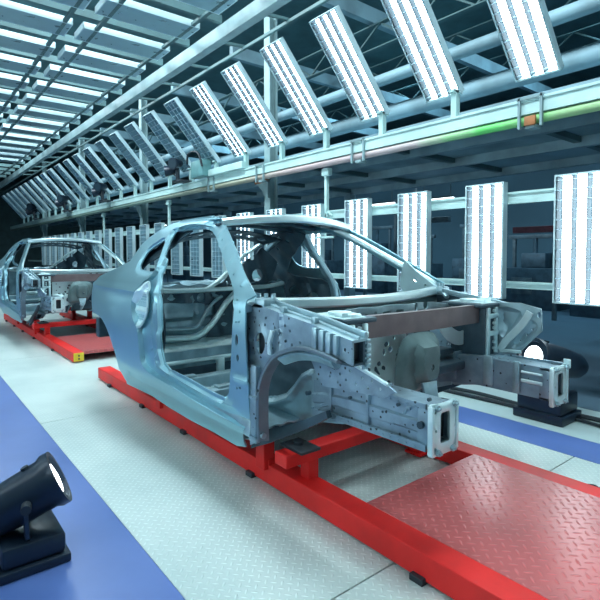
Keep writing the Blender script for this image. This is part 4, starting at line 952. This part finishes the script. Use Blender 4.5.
# hanging fluorescent battens far away
for i, (x, y, z) in enumerate(((-8.4, 9.35, 2.62), (-6.75, 9.35, 2.60), (-13, 9.5, 2.7), (-18, 10, 2.8), (-22, 9.5, 2.7))):
    t = thing('hanging_light', 'slim lit fluorescent batten hanging in the dark hall, %s from the right' % ORD[(1, 0, 2, 3, 4)[i]], 'light', (x, y, z), 'fluorescent battens in the dark hall')
    bm = bmesh.new(); box(bm, x - .42, x + .42, y - .03, y + .03, z, z + .03); finish('tube', bm, M['hang'], t, 0)
    bm = bmesh.new(); box(bm, x - .44, x + .44, y - .05, y + .05, z + .03, z + .07); finish('batten', bm, M['bgmid'], t, 0)
    for dx in (-.35, .35): bm = bmesh.new(); tube(bm, [(x + dx, y, z + .07), (x + dx, y, z + .45)], .012, 6); finish('drop_wire', bm, M['bgmid'], t, 0)
def machine(x, y, w, d, h, mt, label, cat='machine', red=None):
    t = thing('background_machine', label, cat, (x, y, 0), 'machines in the dark hall')
    bm = bmesh.new(); box(bm, x - w / 2, x + w / 2, y - d / 2, y + d / 2, 0, h * .55, .02); finish('base_cabinet', bm, mt, t)
    bm = bmesh.new()
    for dx in (-w * .4, w * .4): box(bm, x + dx - .04, x + dx + .04, y - .04, y + .04, h * .55, h, .004)
    box(bm, x - w / 2, x + w / 2, y - .06, y + .06, h - .1, h, .005); finish('frame', bm, M['bgmid'], t)
    bm = bmesh.new(); box(bm, x - w * .28, x + w * .1, y - d / 2 - .02, y - d / 2, h * .2, h * .42, .004); finish('door_panel', bm, M['bgmid'], t)
    bm = bmesh.new(); box(bm, x - w * .2, x + w * .25, y - .2, y + .2, h * .55, h * .75, .03); tube(bm, [(x, y, h * .75), (x, y, h * .95)], .06, 10); finish('work_head', bm, red or mt, t)
    return t
wh = ['between the two rightmost light panels', 'behind the second light panel from the right', 'behind the third light panel from the right', 'left of the third light panel', 'behind the nearest car windscreen', 'behind the nearest car roof', 'seen through the nearest car door opening', 'behind the second car', 'left of the second car', 'at the far left end']
for i, (x, y, w, h, rd) in enumerate(((-4.35, 9.0, 1.1, 2.2, 1), (-6.2, 9.6, 1.4, 1.9, 0), (-8.2, 10.2, 1.2, 2.3, 0), (-10.2, 9.8, 1.5, 2.0, 1), (-12.4, 10.4, 1.5, 2.4, 0), (-15, 10, 1.6, 2.1, 0), (-18.5, 9.6, 1.6, 2.2, 0), (-22, 10, 1.8, 2.3, 1), (-25, 9, 1.8, 2.4, 0), (-28, 8, 1.8, 2.2, 0))):
    machine(x, y + 3.2, w, .9, h, M['bgdark'], ('dark machine with a red head ' if rd else 'dark machine cabinet ') + wh[i], red=M['bgred'] if rd else None)
for i in range(16):
    x = -3.2 - i * 1.55 + rnd.uniform(-.3, .3); y = 9.6 + rnd.uniform(0, 2.2); r = rnd.uniform(.02, .05)
    bm = bmesh.new(); box(bm, x - r, x + r, y - r, y + r, 0, 3.0)
    simple('background_post', bm, M['bgmid'], 'thin grey post in the dark hall, %s from the right' % ORD[i], 'post', 'thin posts in the dark hall')
for i, (x, z, c) in enumerate(((-4.45, 1.80, 'bgred'), (-6.9, 2.1, 'bgmid'), (-11, 2.2, 'bgmid'))):
    bm = bmesh.new(); box(bm, x - .5, x + .5, 9.28, 9.38, z, z + .12, .01); simple('gantry_bar', bm, M[c], ('red gantry bar between the two rightmost light panels', 'grey gantry bar behind the third light panel from the right', 'grey gantry bar behind the nearest car roof')[i], 'gantry', 'gantry bars in the dark hall')

# ================================================================== ROOM SHELL
def flat(name, x0, x1, y0, y1, z0, z1, mt): bm = bmesh.new(); box(bm, x0, x1, y0, y1, z0, z1); return struct(name, bm, mt)
flat('floor', -46, 6, -6, 18, -.12, -.03, M['darkfloor'])
flat('floor', -46, 6, -6, .87, -.03, 0, M['blue'])
gap = .004; xs = [-46, -16.5, -13.5, -10.5, -7.5, -4.5, -1.45, 1.55, 4.5]
for a, b3 in zip(xs[:-1], xs[1:]): flat('floor', a + gap, b3 - gap, .872, 3.60, -.03, 0, M['tread'])
flat('floor', -46, 6, 3.603, 3.99, -.03, 0, M['blue'])
flat('floor', -46, 6, 3.993, 4.80, -.03, 0, M['palefloor'])
flat('floor', -46, 6, 4.803, 18, -.03, 0, M['darkfloor'])
flat('ceiling', -46, 6, -6, 18, 7.2, 7.3, M['struct'])
flat('wall_back', -46.2, -46, -6, 18, 0, 7.3, M['struct'])
M['farwall'] = metal('far_wall_paint', (.05, .11, .15), 0, .7, .1, scale=.5)
flat('wall_far', -46, 6, 18, 18.2, 0, 7.3, M['farwall'])
flat('wall_near', -46, 6, -6.2, -6, 0, 7.3, M['structlight'])
flat('wall_front', 6, 6.2, -6, 18, 0, 7.3, M['structlight'])
for o in scene.objects:
    if o.name.startswith('floor.') or o.name == 'floor': o['kind'] = 'structure'

# ================================================================== LIGHT
w = bpy.data.worlds.new('hall'); scene.world = w; w.use_nodes = True
w.node_tree.nodes['Background'].inputs[0].default_value = (.35, .65, .85, 1); w.node_tree.nodes['Background'].inputs[1].default_value = .36
def area(name, loc, size, power, col, rot=(0, 0, 0)):
    l = bpy.data.lights.new(name, 'AREA'); l.shape = 'RECTANGLE'; l.size, l.size_y = size; l.energy = power; l.color = col
    o = bpy.data.objects.new(name, l); C.objects.link(o); o.location = loc; o.rotation_euler = rot; return o
# unseen fill lights added to brighten the line and the hall
for x in (-2, -7, -12, -18): area('fill_light', (x, 2.3, 6.9), (3.0, 1.5), 270, (.78, .94, 1.0))
for x in (-3, -9, -16, -24): area('fill_light', (x, 11, 6.9), (2.5, 1.0), 160, (.45, .80, 1.0))
for o in scene.objects:
    if '_o' in o: del o['_o']
vs = scene.view_settings; vs.view_transform = 'Standard'; vs.look = 'None'; vs.exposure = 1.15; vs.gamma = 1.0; vs.use_curve_mapping = False
